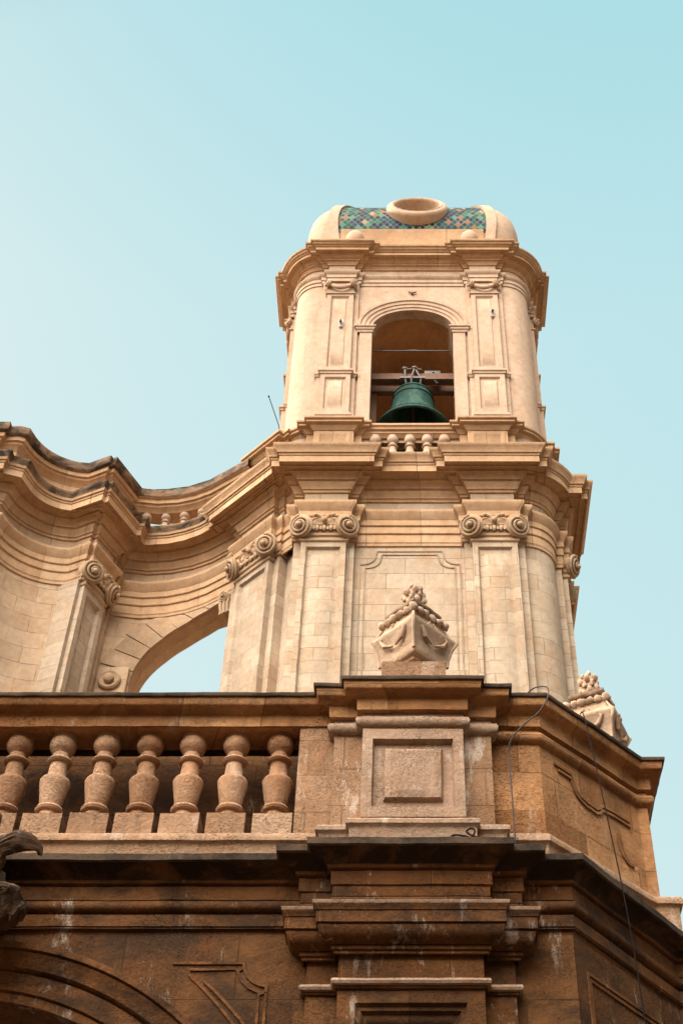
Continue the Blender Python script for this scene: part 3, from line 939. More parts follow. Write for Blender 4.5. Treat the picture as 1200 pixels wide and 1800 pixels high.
# ================================================================== BELL
BC = (.06, 17.1)
bellt = thing('bell', 'green patinated bronze bell hanging in the belfry arch', 'bell', (BC[0], BC[1], 21.47))
m = MB()
prof = [(.70, 21.47), (.74, 21.475), (.745, 21.50), (.71, 21.56), (.63, 21.66), (.55, 21.78), (.485, 21.92), (.445, 22.07), (.425, 22.22), (.412, 22.37), (.40, 22.5), (.385, 22.58), (.35, 22.66), (.27, 22.73), (.15, 22.765), (.02, 22.77)]
lathe(m, (BC[0], BC[1], 0), [(.02, 22.6), (.26, 22.6), (.34, 22.45), (.37, 22.2), (.42, 21.95), (.52, 21.75), (.62, 21.6), (.69, 21.48)] + prof, 48)
m.build('bell_body', 'bell', bellt, smooth=60)
for z, r in ((21.62, .668), (21.70, .605), (22.56, .395), (22.40, .415)):
    m = MB()
    tube(m, [(BC[0] + r * math.cos(R(a)), BC[1] + r * math.sin(R(a)), z) for a in range(0, 361, 10)], .012, 6)
    m.build('moulding_ring', 'bell', bellt)
m = MB()
m = MB()
for x0, x1, dy in ((-.15, -.16, -.27), (-.03, .03, -.29), (.16, .05, -.27)):
    tube(m, [(BC[0] + x0 * .8, BC[1] + dy * .6, 22.70), (BC[0] + x0, BC[1] + dy, 22.86), (BC[0] + x1, BC[1] + dy, 23.16)], .024, 8)
    ball(m, (BC[0] + x1, BC[1] + dy, 23.18), (.065, .05, .04), 8)
tube(m, [(BC[0] - .16, BC[1] - .27, 23.15), (BC[0] + .03, BC[1] - .29, 23.17), (BC[0] + .17, BC[1] - .27, 23.15)], .018, 8)
m.build('hanger', 'iron', bellt)
m = MB()
tube(m, [(BC[0], BC[1], 22.6), (BC[0], BC[1], 21.75)], .03, 8); ball(m, (BC[0], BC[1], 21.68), .11, 12)
m.build('clapper', 'rust', bellt)
m = MB(); box(m, Frame((BC[0], BC[1]), (1, 0)), -.26, .24, .20, .30, 22.86, 22.90); m.build('hanger_plate', 'iron', bellt, smooth=0)
# beams
bt = tower
m = MB(); box(m, Frame((AX, 17.1), (1, 0)), -1.72, 1.72, .10, .22, 22.93, 23.10); box(m, Frame((AX, 17.1), (1, 0)), -1.72, 1.72, .08, .24, 22.90, 22.93); box(m, Frame((AX, 17.1), (1, 0)), -1.72, 1.72, -.22, -.10, 22.93, 23.10)
m.build('bell_beam', 'rust', bt, smooth=0)
for x in (-.78, .92):
    m = MB(); box(m, Frame((AX + x, 17.35), (1, 0)), -.07, .07, -.1, .1, 20.56, 22.93); m.build('bell_post', 'wood', bt, smooth=0)
m = MB()
for i in range(9): box(m, Frame((AX - .9 + i * .21, 19.6), (1, 0)), -.095, .095, -.03, .03, 20.56, 22.95 + .08 * math.sin(i * 2.1))
m.build('plank_screen', 'wood', bt, smooth=0)
m = MB(); box(m, Frame((AX + .40, 17.0), (1, 0)), -.16, .16, -.06, .06, 23.14, 23.26); tube(m, [(AX + .42, 16.95, 23.2), (AX + .44, 16.9, 22.9), (AX + .5, 16.85, 22.72)], .03, 6)
m.build('clapper_motor', 'lens', bt, smooth=30)

# ================================================================== FACADE WING
wing = thing('church_facade', 'curved stone church front with a high arch, joined to the left of the bell tower', 'church front', (-5, 17.5, 0))
niche = arc(-5.9, 15.98, 1.18, 166, 92, 14)
bay = [(-5.11, 17.97), (-4.75, 18.03), (-4.3, 17.99), (-3.9, 17.88), (-3.55, 17.71), (-2.75, 17.15)]
Q1, Q2 = (-5.66, 17.08), (-5.42, 17.62)
left_path = [(-11, 16.26), (-7.06, 16.26)] + niche + [Q1, (-5.16, 17.76)]
bay_path = [(-5.9, 17.72), (-5.4, 17.92)] + bay
aW, fW, cW = MB(), MB(), MB()
wall_path = [(-11, 16.26), (-7.06, 16.26)] + niche + [(-5.70, 17.13), (-5.30, 17.62), (-5.11, 17.97)] + bay[1:]
sweep(aW, [(-11, 16.26), (-7.06, 16.26)] + niche + [(-5.70, 17.13), (-5.40, 17.80)], ENT_ARCH, step=.2)
sweep(aW, bay_path, ENT_ARCH, step=.2, dz=.002)
sweep(fW, [(-11, 16.26), (-7.06, 16.26)] + niche + [(-5.70, 17.13), (-5.40, 17.80)], ENT_FRZ, step=.3)
sweep(fW, bay_path, ENT_FRZ, step=.3)
cw_mat = lambda i: 1 if i >= ncor - 6 else 0
sweep(cW, [(-11, 16.26), (-7.06, 16.26)] + niche + [(-5.70, 17.13), (-5.40, 17.80)], ENT_COR, mat=cw_mat, step=.2, dz=-.002)
sweep(cW, bay_path, ENT_COR, mat=cw_mat, step=.2, dz=.002)
CL = Frame(Q1, (Q2[0] - Q1[0], Q2[1] - Q1[1]))
CLL = math.dist(Q1, Q2)
for h0, h1, w, dz in ((-.02, CLL + .14, .06, .004), (.06, CLL, .14, .007)):
    pth = U(CL, h0, h1, w, .6)
    sweep(aW, pth, ENT_ARCH, dz=dz, step=.2); sweep(fW, pth, ENT_FRZ, step=.3); sweep(cW, pth, ENT_COR, mat=cw_mat, dz=dz, step=.2)
CB = Frame((-5.4, 17.80), (1, -.03))
pth = U(CB, -.6, .14, 0, .5)
sweep(aW, pth, ENT_ARCH, dz=.005, step=.2); sweep(fW, pth, ENT_FRZ, step=.3); sweep(cW, pth, ENT_COR, mat=cw_mat, dz=.005, step=.2)
LB = Frame((-7.06, 16.26), (1, 0))
for h0, h1, w, dz in ((-1.6, -.35, .10, .004),):
    pth = U(LB, h0, h1, w, .6)
    sweep(aW, pth, ENT_ARCH, dz=dz, step=.2); sweep(fW, pth, ENT_FRZ, step=.3); sweep(cW, pth, ENT_COR, mat=cw_mat, dz=dz, step=.2)
aW.build('wing_architrave', 'mould', wing); fW.build('wing_frieze', 'wing', wing); cW.build('wing_cornice', ['mould', 'coping'], wing)

m = MB()
sweep(m, [(-11, 16.26), (-7.06, 16.26)] + niche + [(-5.70, 17.13), (-5.40, 17.80), (-5.4, 18.4)], [(0, 0), (0, 17.62)], step=.25, amp=.006)
nested(m, CB, [(-.4, .14, 0.2, 17.62, 0)], amp=.005)
m.build('niche_wall', 'wing', wing)
# pilaster cluster at the cusp
m = MB()
nested(m, CL, [(-.06, CLL + .20, 0.2, 17.62, .05)], amp=.005)
nested(m, CL, [(.02, CLL + .04, .2, 17.5, .14), (.12, CLL - .06, 9, 17.36, .14), (.15, CLL - .09, 9, 17.31, .08), (.20, CLL - .14, 9, 17.25, .08)], back=0, amp=.005)
m.build('wing_pilaster', 'ashlar_small', wing)
ionic(CL, CLL / 2 + .03, .14, 17.52, CLL / 2, wing)

# bay wall with the open arch (plan follows the bay curve)
AC, AR, ASP, ARZ = -3.16, 1.56, 16.14, 1.39
def bay_y(x):
    P = [(-5.6, 17.85), (-5.11, 17.97), (-4.75, 18.03), (-4.3, 17.99), (-3.9, 17.88), (-3.55, 17.71), (-2.75, 17.15), (-1.9, 16.6)]
    for a, b in zip(P, P[1:]):
        if a[0] <= x <= b[0]: return a[1] + (b[1] - a[1]) * (x - a[0]) / (b[0] - a[0])
    return P[-1][1]
m = MB()
xs = sorted(set([-5.6, -5.3, -5.11, -4.9, -4.75] + [AC - AR * math.cos(R(4 * i)) for i in range(23)] + [-3.0, -2.6, -2.2]))
xs = [x for x in xs if x <= -2.2]
for a, b in zip(xs, xs[1:]):
    inside = (a + b) / 2 > AC - AR
    za = ASP + ARZ * math.sqrt(max(0, 1 - ((a - AC) / AR) ** 2)) if inside else 8.0
    zb = ASP + ARZ * math.sqrt(max(0, 1 - ((b - AC) / AR) ** 2)) if inside else 8.0
    for d in (0, .62):
        m.quad((a, bay_y(a) + d, za), (b, bay_y(b) + d, zb), (b, bay_y(b) + d, 17.62), (a, bay_y(a) + d, 17.62), 0, [(a, za), (b, zb), (b, 17.62), (a, 17.62)])
    if inside:
        m.quad((a, bay_y(a), za), (b, bay_y(b), zb), (b, bay_y(b) + .62, zb), (a, bay_y(a) + .62, za), 0, [(a, 0), (b, 0), (b, .6), (a, .6)])
x = AC - AR
m.quad((x, bay_y(x), 8), (x, bay_y(x) + .62, 8), (x, bay_y(x) + .62, ASP), (x, bay_y(x), ASP), 0, [(0, 8), (.62, 8), (.62, ASP), (0, ASP)])
# upper back of the bay entablature
bk = [(p[0], p[1] + .6) for p in bay]
sweep(m, bk[::-1], [(0, 17.62), (0, 19.4)], step=.4)
sweep(m, [(p[0], p[1]) for p in bay], [(0.0, 17.6), (-.62, 17.62)], step=.4)
m.build('arch_wall', 'wing', wing, smooth=30)
# voussoirs
m = MB()
na = 11
for i in range(na):
    a0, a1 = 180 - i * 11.2 - .35, 180 - (i + 1) * 11.2 + .35
    w = .012 + .012 * ((i * 37) % 5) / 5
    n = 4
    r1 = AR + .50 + .07 * (i % 2)
    pin, pout = [], []
    for k in range(n + 1):
        a = R(a0 + (a1 - a0) * k / n)
        xi, zi = AC + (AR - .004) * math.cos(a), ASP + (ARZ - .004) * math.sin(a)
        xo, zo = AC + r1 * math.cos(a), min(17.6, ASP + (r1 - AR + ARZ) * math.sin(a))
        pin.append((xi, bay_y(xi) - w, zi)); pout.append((xo, bay_y(xo) - w, zo))
    back = lambda p: (p[0], p[1] + .1, p[2])
    m.grid([[back(p) for p in pin], pin, pout, [back(p) for p in pout]], uvs=None)
    for j in (0, -1): m.quad(pin[j], pout[j], back(pout[j]), back(pin[j]))
m.build('voussoir_ring', 'wing', wing)
# springing block with disc, and keystone
IM = Frame((-5.04, bay_y(-5.04)), (1, -.02))
m = MB()
nested(m, IM, [(-.34, .30, 15.5, 16.44, .05), (-.30, .27, 15.5, 16.40, .06)], amp=.004)
lathe(m, IM.p(.02, .06, 16.13), [(.19, -.02), (.19, .05), (.165, .075), (.13, .06), (.10, .05), (.085, .05), (.085, .12), (.06, .145), (.01, .15)], 28, axis=(IM.n[0], IM.n[1], 0))
m.build('springer_block', 'wing', wing)
KS = Frame((-3.10, bay_y(-3.10)), (.86, -.5))
m = MB()
nested(m, KS, [(-.12, .12, 17.12, 17.58, .09), (-.09, .09, 17.14, 17.55, .105)], back=-.5, amp=.004)
for k in range(3): tube(m, [KS.p(-.08 + .08 * k, .10, 17.42), KS.p(-.075 + .075 * k, .13, 17.28), KS.p(-.07 + .07 * k, .09, 17.12)], .03, 8)
volute(m, KS.p(-.02, .14, 17.46), (KS.n[0], KS.n[1], -.1), (0, 0, 1), .12, .10)
m.build('keystone', 'wing', wing)

# parapet above the wing
PAR = [(.02, 19.38), (.02, 19.55), (-.02, 19.58), (-.02, 20.06), (.0, 20.08), (.03, 20.12), (.09, 20.16), (.10, 20.20), (.14, 20.21), (.15, 20.29), (.20, 20.31), (.22, 20.34), (.22, 20.50), (-.3, 20.53), (-.3, 19.38)]
npar = len(PAR)
pw_mat = lambda i: 1 if i >= 9 else 0
m = MB()
sweep(m, [(-11, 16.26), (-7.06, 16.26)] + niche + [(-5.70, 17.13), (-5.40, 17.80), (-5.3, 18.4)], PAR, mat=pw_mat, step=.2, amp=.008)
sweep(m, U(CL, -.02, CLL + .14, .06, .6), PAR, mat=pw_mat, step=.2, dz=.003, amp=.008)
sweep(m, U(CL, .06, CLL, .14, .6), PAR, mat=pw_mat, step=.2, dz=.006, amp=.008)
sweep(m, U(CB, -.6, .14, 0, .5), PAR, mat=pw_mat, step=.2, dz=.005, amp=.008)
sweep(m, U(LB, -1.6, -.35, .10, .6), PAR, mat=pw_mat, step=.2, dz=.004, amp=.008)
m.build('parapet', ['mould', 'coping'], wing)
m = MB()
sweep(m, bay_path, [(o + .18, z) for o, z in PAR[4:-1]] + [(-.1, 20.08), (.18, 20.08)], mat=lambda i: 1 if 6 <= i <= 8 else 0, step=.2, amp=.008)
sweep(m, bay_path, [(.02, 19.38), (.02, 19.50), (-.3, 19.52)], step=.2, amp=.006)
m.build('parapet_rail', ['mould', 'coping'], wing)
acc = 0
for a, b in zip(bay, bay[1:]):
    L = math.dist(a, b); u = (.18 - acc) % .36
    while u < L:
        t = u / L
        mm = MB(); lathe(mm, (a[0] + (b[0] - a[0]) * t, a[1] + (b[1] - a[1]) * t - .10, 19.44), baluster_prof(.66, .112), 18); mm.build('parapet_baluster', 'stucco', wing)
        u += .36
    acc = (acc + L) % .36

# ================================================================== PORTICO
por = thing('church_portico', 'dark weathered stone portico with a wide arch and stepped corner pier', 'portico', (0, 12.5, 0))
LOWP = [(-10, 10.0), (1.30, 10.0), (2.33, 11.30), (8, 11.30)]
LF = Frame((0, 10.0), (1, 0))
L1, L2 = (-.86, .88, .13), (-.60, .62, .23)
CORN = [(0, 7.43), (.035, 7.435), (.035, 7.57), (.06, 7.575), (.065, 7.60), (.10, 7.645), (.15, 7.67), (.18, 7.68), (.20, 7.685), (.22, 7.695), (.225, 7.75), (.20, 7.765), (-.45, 7.79)]
ARCHI = [(0, 7.18), (.03, 7.185), (.03, 7.32), (.012, 7.328), (.045, 7.335), (.065, 7.355), (.07, 7.38), (.06, 7.41), (.03, 7.425), (.01, 7.43), (0, 7.45)]
CORN0 = CORN
CORN = undercut(CORN, (7.556,), .035, .013)
ARCHI = undercut(ARCHI, (7.19, 7.306, 7.425), .035, .013)
cmat = lambda i: 1 if i >= len(CORN) - 5 else (2 if i >= len(CORN) - 9 else 0)
m = MB(); sweep(m, LOWP, CORN, mat=cmat, step=.09, amp=.012)
for dz, (a, b, w) in ((.004, L1), (.008, L2)): sweep(m, U(LF, a, b, w, .5), CORN, mat=cmat, step=.09, dz=dz, amp=.012)
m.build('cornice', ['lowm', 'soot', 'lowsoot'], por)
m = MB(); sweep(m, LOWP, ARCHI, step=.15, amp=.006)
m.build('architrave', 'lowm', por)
m = MB()
PFZ = [(0, 7.24), (.0, 7.29), (.02, 7.295), (.03, 7.315), (.02, 7.335), (.015, 7.34), (.02, 7.345), (.02, 7.485), (0, 7.5)]
PCAP = [(0, 6.87), (.012, 6.875), (.012, 6.90), (.03, 6.905), (.035, 6.945), (.045, 6.955), (.09, 6.965), (.12, 7.00), (.135, 7.04), (.14, 7.068), (.152, 7.07), (.152, 7.165), (.16, 7.17), (.165, 7.195), (.18, 7.215), (.185, 7.243), (.16, 7.252), (-.2, 7.26)]
PAST = [(0, 6.60), (.02, 6.605), (.02, 6.625), (.045, 6.63), (.055, 6.65), (.045, 6.672), (.01, 6.678), (0, 6.68)]
PFZ = undercut(PFZ, (7.335, 7.47), .03, .012)
PCAP = undercut(PCAP[:-2], (7.055, 6.93), .03, .010) + PCAP[-2:]
npc = len(PCAP)
P1, P2 = (-.80, .82, .06), (-.55, .57, .16)
for dz, (a, b, w), (a2, b2, w2) in ((.0, L1, P1), (.004, L2, P2)):
    sweep(m, U(LF, a, b, w, .4), PFZ, dz=dz, step=.12, amp=.006)
    sweep(m, U(LF, a2 - .03, b2 + .03, w2 + .03, .4), PCAP, dz=dz, step=.12, amp=.007, mat=lambda i: 1 if i >= npc - 4 else 0)
    sweep(m, U(LF, a2, b2, w2, .4), [(0, 6.66), (0, 6.9)], step=.2, amp=.004)
    sweep(m, U(LF, a2, b2, w2, .4), PAST, dz=dz, step=.12, amp=.006, mat=lambda i: 1 if 2 <= i <= 5 else 0)
m.build('pier_capital', ['lowm', 'pink'], por)
m = MB()
nested(m, LF, [(P1[0], P1[1], 0, 6.63, P1[2])], amp=.006)
nested(m, LF, [(P2[0], P2[1], 0, 6.63, P2[2]), (P2[0] + .135, P2[1] - .135, 1.2, 6.50, P2[2]), (P2[0] + .15, P2[1] - .15, 1.22, 6.48, P2[2] - .03), (P2[0] + .18, P2[1] - .18, 1.25, 6.45, P2[2] - .03), (P2[0] + .20, P2[1] - .20, 1.27, 6.43, P2[2] - .06), (P2[0] + .225, P2[1] - .225, 1.3, 6.40, P2[2] - .06), (P2[0] + .245, P2[1] - .245, 1.3, 6.37, P2[2] - .085)], back=0, amp=.006)
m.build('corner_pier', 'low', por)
# wall with the big arch
m = MB()
PAC, PAR_, PSP = -3.40, 2.14, 4.45
arched_wall(m, LF, -10, 1.30, 0, 7.45, PAR_, PAR_, PSP, 0, -.75, 0, cu=PAC, n=44)
sweep(m, [(1.30, 10.0), (2.33, 11.30), (8, 11.30)], [(0, 0), (0, 7.45)], step=.3, amp=.006)
# dark inside: ceiling / terrace, end wall
m.quad((-10, 10.3, 7.42), (1.24, 10.3, 7.42), (1.24, 16.2, 7.42), (-10, 16.2, 7.42))
m.poly([(-10, 10.0, 7.77), (1.29, 10.0, 7.77), (2.32, 11.31, 7.77), (8, 11.31, 7.77), (8, 16.4, 7.77), (-10, 16.4, 7.77)])
m.quad((1.25, 10.7, 0), (1.25, 16.2, 0), (1.25, 16.2, 7.45), (1.25, 10.7, 7.45))
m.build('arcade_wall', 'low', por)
m = MB()
archivolt(m, LF, PAR_, PAR_, PSP, [(0, -.05), (0, .035), (.07, .035), (.075, .02), (.085, .055), (.115, .06), (.125, .03), (.13, .03), (.24, .035), (.245, .015), (.255, .015), (.26, .04), (.275, .06), (.33, .07), (.39, .10), (.40, .08), (.41, .115), (.455, .12), (.46, .07), (.47, -.01)], n=60, cu=PAC)
m.build('archivolt', 'lowm', por, smooth=30)
m = MB()
for d in (0, .055):
    q = .19 + d
    p = [(-1.86 + d * 2.6, 6.90 - d), (-1.30 - d * .3, 6.90 - d)] + [(-1.11 - q * math.cos(R(a)), 6.90 - q * math.sin(R(a))) for a in (15, 35, 55, 75, 90)] + [(-1.11 - d, 6.70 - d), (-1.11 - d, 5.9)]
    ribbon(m, LF, p, .011, -.01, .012)
    ribbon(m, LF, [(-1.72 + d * 2.2 + .065 * k, 6.80 - d * .9 - .055 * k - .0022 * k * k) for k in range(9)], .011, -.01, .012)
m.build('spandrel_moulding', 'lowm', por)
OBL = Frame((1.30, 10.0), (1.03, 1.30))
m = MB()
for d in (0, .05):
    ribbon(m, OBL, [(.16 + d * .5, 3), (.16 + d * .5, 6.88 - d), (1.5, 6.88 - d)], .013, -.01, .014)
m.build('side_moulding', 'lowm', por)

# ================================================================== BALUSTRADE ON THE PORTICO
bal = thing('stone_balustrade', 'row of stone vase balusters with a sooty handrail and panelled corner pedestal above the portico', 'balustrade', (0, 10.3, 7.78))
PW0 = [(-10, 10.13), (1.17, 10.13), (2.17, 11.13), (2.27, 11.13), (2.27, 15.9)]
PF = Frame((0, 10.13), (1, 0))
Q_1, Q_2 = (-.68, .73, .13), (-.42, .475, .235)
RAIL = [(-.30, 9.26), (0, 9.265), (.05, 9.27), (.055, 9.40), (.07, 9.415), (.14, 9.425), (.155, 9.43), (.165, 9.44), (.175, 9.505), (.195, 9.51), (.20, 9.52), (.20, 9.545), (.17, 9.56), (-.40, 9.58), (-.40, 9.26)]
rmat = lambda i: 1 if i >= 7 else 0
m = MB()
sweep(m, PW0, RAIL, mat=lambda i: 1 if i >= 8 else 0, step=.08, amp=.012)
for dz, (a, b, w) in ((.004, Q_1), (.008, Q_2)): sweep(m, U(PF, a, b, w, .5), RAIL[1:-1], mat=rmat if 0 else (lambda i: 1 if i >= 7 else 0), step=.08, dz=dz, amp=.012)
m.build('handrail', ['portico', 'soot'], bal)
# pedestal
m = MB()
NECK = [(0, 9.10), (0.035, 9.11), (.06, 9.135), (.065, 9.165), (.05, 9.20), (.02, 9.215), (.01, 9.22), (0, 9.30)]
PBASE = [(.085, 7.74), (.085, 8.02), (.09, 8.03), (.115, 8.05), (.115, 8.085), (.09, 8.11), (.03, 8.12), (0, 8.13)]
sweep(m, [(-1.0, 10.5), (-1.0, 10.10), (-.6, 10.10)], [(0, 8.0), (0, 9.28)], step=.2, amp=.01)
sweep(m, U(PF, Q_1[0] , Q_1[1], Q_1[2], .4), [(0, 8.0), (0, 9.28)], step=.15, amp=.012)
m.build('side_pier', 'pier', bal)
m = MB()
for za, zb in ((8.0, 8.2), (9.07, 9.28)): sweep(m, U(PF, Q_2[0], Q_2[1], Q_2[2] - .01, .4), [(0, za), (0, zb)], step=.15, amp=.006)
nested(m, PF, [(-.42, .475, 8.17, 9.09, .25), (-.33, .385, 8.27, 8.98, .25), (-.315, .37, 8.285, 8.965, .19), (-.235, .29, 8.355, 8.90, .19), (-.215, .27, 8.375, 8.88, .235), (-.165, .215, 8.44, 8.85, .25)], back=.1, step=.12, amp=.006)
for dz, (a, b, w) in ((.0, Q_1), (.004, (Q_2[0], Q_2[1], Q_2[2] - .01))):
    sweep(m, U(PF, a, b, w, .4), NECK, dz=dz, step=.1, amp=.01)
    sweep(m, U(PF, a, b, w, .4), PBASE, dz=dz, step=.1, amp=.01)
m.build('pedestal', 'pink', bal)
m = MB()
sweep(m, [(-10, 10.06), (1.17, 10.06), (2.2, 11.09), (2.42, 11.09), (2.42, 15.9)], [(.0, 7.74), (0, 8.0), (.01, 8.02), (.035, 8.035), (.04, 8.07), (.02, 8.11), (-.02, 8.125), (-.5, 8.14)], step=.1, amp=.012)
m.build('plinth', 'block', bal)
m = MB()
sweep(m, [(.6, 10.13)] + PW0[1:], [(0, 8.0), (0, 9.3)], step=.12, amp=.012)
sweep(m, [(.6, 10.13)] + PW0[1:], NECK, step=.1, amp=.01)
OB2 = Frame((1.17, 10.13), (1, 1))
for d in (0, .05):
    z1 = 8.98 - d
    pts = [(.18 + d, z1), (.42, z1)] + [(.42 + .17 * (1 - math.cos(R(a))), z1 - .20 * math.sin(R(a))) for a in (20, 45, 70, 90)] + [(.60 + .02 * k, z1 - .215 + .004 * k) for k in range(1, 3)] + [(.72 + .14 * math.sin(R(a)), z1 - .07 - .15 * math.cos(R(a))) for a in (10, 35, 60)] + [(1.0, z1 - .13), (1.25, z1 - .13)]
    ribbon(m, OB2, pts, .013, -.01, .02)
    ribbon(m, OB2, [(1.02 + d + .16 * (1 - math.cos(R(a))), 8.62 - .26 * math.sin(R(a))) for a in (0, 25, 50, 75, 90)], .012, -.01, .02)
m.build('corner_wall', 'portico', bal)
# wall close behind the balusters
m = MB()
sweep(m, [(-10, 10.70), (-.6, 10.70)], [(0, 7.7), (0, 8.42), (-.06, 8.45), (-.06, 9.5)], step=.3, amp=.01)
m.build('back_wall', 'low', bal)
BX = [-1.185 - .3985 * i for i in range(8)]
proto_b = None
for i, x in enumerate(BX):
    if proto_b is None:
        m = MB()
        lathe(m, (0, 0, .225), baluster_prof(.935, .145), 32, amp=.004)
        b_ = m.build('baluster', 'baluster', None, smooth=50)
        m = MB()
        nested(m, Frame((0, 0), (1, 0)), [(-.168, .168, 0, .235, .17)], back=-.17, step=.06, amp=.006)
        m.quad((-.168, -.17, .235), (.168, -.17, .235), (.168, .17, .235), (-.168, .17, .235))
        k_ = m.build('baluster_block', 'block', None, smooth=30)
        k_.parent = b_
        proto_b = (b_, k_)
    else:
        b_ = proto_b[0].copy(); COL.objects.link(b_)
        k_ = proto_b[1].copy(); COL.objects.link(k_); k_.parent = b_
    b_.parent = bal
    b_.location = Vector((x + random.uniform(-.006, .006), 10.275, 8.125)) - Vector(bal.location)
    b_.rotation_euler = (0, 0, random.choice((0, .5, 1, 1.5)) * math.pi + random.uniform(-.03, .03))

# ================================================================== FINIALS
def finial(loc, rot, label):
    t = thing('roof_finial', label, 'finial', loc, 'carved finials on the portico corner')
    t.rotation_euler = (0, 0, rot)
    def sq(mb, prof, amp=.006, k=5):
        rows = []
        cs = [(0, -1), (1, 0), (0, 1), (-1, 0)]
        for r, z in prof:
            row = []
            for i in range(4):
                a, b = cs[i], cs[(i + 1) % 4]
                for j in range(k): row.append(rough((r * (a[0] + (b[0] - a[0]) * j / k), r * (a[1] + (b[1] - a[1]) * j / k), z), amp, 6))
            rows.append(row)
        mb.grid(rows, closed_u=True); mb.poly(rows[0]); mb.poly(rows[-1])
    def fin(mb, name, mat, smooth=35):
        o = mb.build(name, mat, None, smooth=smooth); o.parent = t; return o
    m = MB(); box(m, Frame((0, 0), (1, 0)), -.30, .30, -.20, .31, -.35, .0); fin(m, 'plinth', 'block', 20)
    m = MB()
    sq(m, [(.08, -.01), (.12, .02), (.14, .025), (.14, .05), (.20, .06), (.205, .08), (.25, .09), (.26, .12), (.30, .13), (.32, .15), (.33, .20), (.345, .30), (.375, .39), (.42, .45), (.43, .475), (.425, .495), (.375, .53), (.335, .57), (.31, .61), (.30, .645), (.31, .66), (.25, .69)], amp=.012)
    # carved leaf relief on the four faces
    for q in range(4):
        a = R(45 + 90 * q)
        n_ = Vector((math.cos(a), math.sin(a), 0)); t_ = Vector((-n_.y, n_.x, 0))
        for s in (-1, 1):
            c = n_ * .27 + Vector((0, 0, .40))
            tube(m, [c + t_ * s * .02 + Vector((0, 0, -.10)), c + t_ * s * .12 + Vector((0, 0, -.06)) + n_ * .012, c + t_ * s * .17 + Vector((0, 0, .03)) + n_ * .02, c + t_ * s * .08 + Vector((0, 0, .08)) - n_ * .01], [.012, .024, .02, .008], 7)
            tube(m, [c + t_ * s * .03 + Vector((0, 0, .02)) - n_ * .0, c + t_ * s * .07 + Vector((0, 0, .12)) - n_ * .012, c + t_ * s * .02 + Vector((0, 0, .20)) - n_ * .02], [.014, .02, .008], 7)
    body = fin(m, 'finial_body', 'finial')
    m = MB()
    for q in range(4):
        a0, a1 = Vector(((0, -1), (1, 0), (0, 1), (-1, 0))[q]), Vector(((1, 0), (0, 1), (-1, 0), (0, -1))[q])
        for j in range(5):
            p = (a0 + (a1 - a0) * (j + .02) / 5) * .315
            ball(m, (p.x * .97, p.y * .97, .70), (.05, .05, .048), 10, amp=.035)
    fin(m, 'gadroon', 'finial', 60)
    m = MB(); sq(m, [(.20, .72), (.22, .78), (.27, .80), (.285, .82), (.28, .85), (.20, .865), (.13, .87), (.10, .92)], amp=.02); fin(m, 'top_slab', 'finialtop')
    m = MB()
    ball(m, (0, 0, 1.05), (.095, .095, .21), 18, amp=.06)
    for k in range(30):
        z = -.85 + 1.75 * k / 30; rr = math.sqrt(max(0, 1 - z * z)); a = k * 2.4
        ball(m, (.10 * rr * math.cos(a), .10 * rr * math.sin(a), 1.05 + .185 * z), (.03, .03, .045), 7, amp=.035)
    fin(m, 'pine_cone', 'finial', 60)
    for cx_, cy_ in ((0, -1), (1, 0), (-1, 0), (0, 1)):
        m = MB(); tube(m, [(cx_ * r_, cy_ * r_, z_) for r_, z_ in ((.325, .17), (.335, .26), (.37, .38), (.425, .475), (.37, .535), (.305, .64))], [.018, .016, .018, .02, .016, .014], 7)
        fin(m, 'edge_fillet', 'finial', 60)
    return t
M['finial'] = stone('finial_stone', (.40, .285, .20), None, rust=.35, dark=.35, dark_scale=3, dark_col=(.2, .11, .06), rough_bump=.03)
M['finialtop'] = stone('finial_top_stone', (.24, .16, .105), None, rust=.3, dark=.8, dark_scale=4, dark_col=(.08, .05, .035), rough_bump=.03)
finial((.035, 10.3, 9.96), 0, 'carved stone finial with pine cone top standing on the panelled pedestal before the tower')
finial((1.95, 11.7, 9.96), R(22), 'carved stone finial with pine cone top on the angled right end of the parapet')

# ================================================================== CARVED ORNAMENT (left edge)
orn = thing('carved_ornament', 'dark carved stone leaf and scroll ornament on the cornice over the arch', 'carving', (-3.34, 9.5, 7.1))
m = MB()
for k in range(9):
    q_ = k / 8
    pts = [(-3.65, 9.60, 7.36 + .10 * q_), (-3.34, 9.47, 7.47 + .17 * q_), (-3.12, 9.41 - .02 * math.sin(q_ * 3.1), 7.56 + .13 * q_), (-2.97, 9.40, 7.57 + .07 * q_), (-2.89 - .03 * (k % 2), 9.43, 7.53 + .02 * q_)]
    tube(m, smooth_prof(pts, 5), [.030 + .008 * (k % 2)] * 12 + [.028, .026, .026, .024, .022, .02, .018, .014, .008], 7)
m.v = [rough(p, .035, 7) for p in m.v]
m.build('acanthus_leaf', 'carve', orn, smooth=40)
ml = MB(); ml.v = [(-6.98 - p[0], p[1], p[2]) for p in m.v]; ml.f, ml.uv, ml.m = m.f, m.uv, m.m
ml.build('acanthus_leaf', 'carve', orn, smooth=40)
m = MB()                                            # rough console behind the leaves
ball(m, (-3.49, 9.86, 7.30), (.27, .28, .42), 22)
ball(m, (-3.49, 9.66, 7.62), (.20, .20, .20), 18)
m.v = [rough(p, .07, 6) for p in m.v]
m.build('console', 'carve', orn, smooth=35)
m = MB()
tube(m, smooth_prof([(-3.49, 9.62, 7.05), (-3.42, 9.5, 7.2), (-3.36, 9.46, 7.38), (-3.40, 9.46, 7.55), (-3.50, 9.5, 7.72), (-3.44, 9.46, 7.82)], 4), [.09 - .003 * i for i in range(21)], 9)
tube(m, smooth_prof([(-3.44, 9.55, 7.3), (-3.28, 9.5, 7.42), (-3.24, 9.47, 7.52), (-3.34, 9.45, 7.6)], 4), .05, 8)
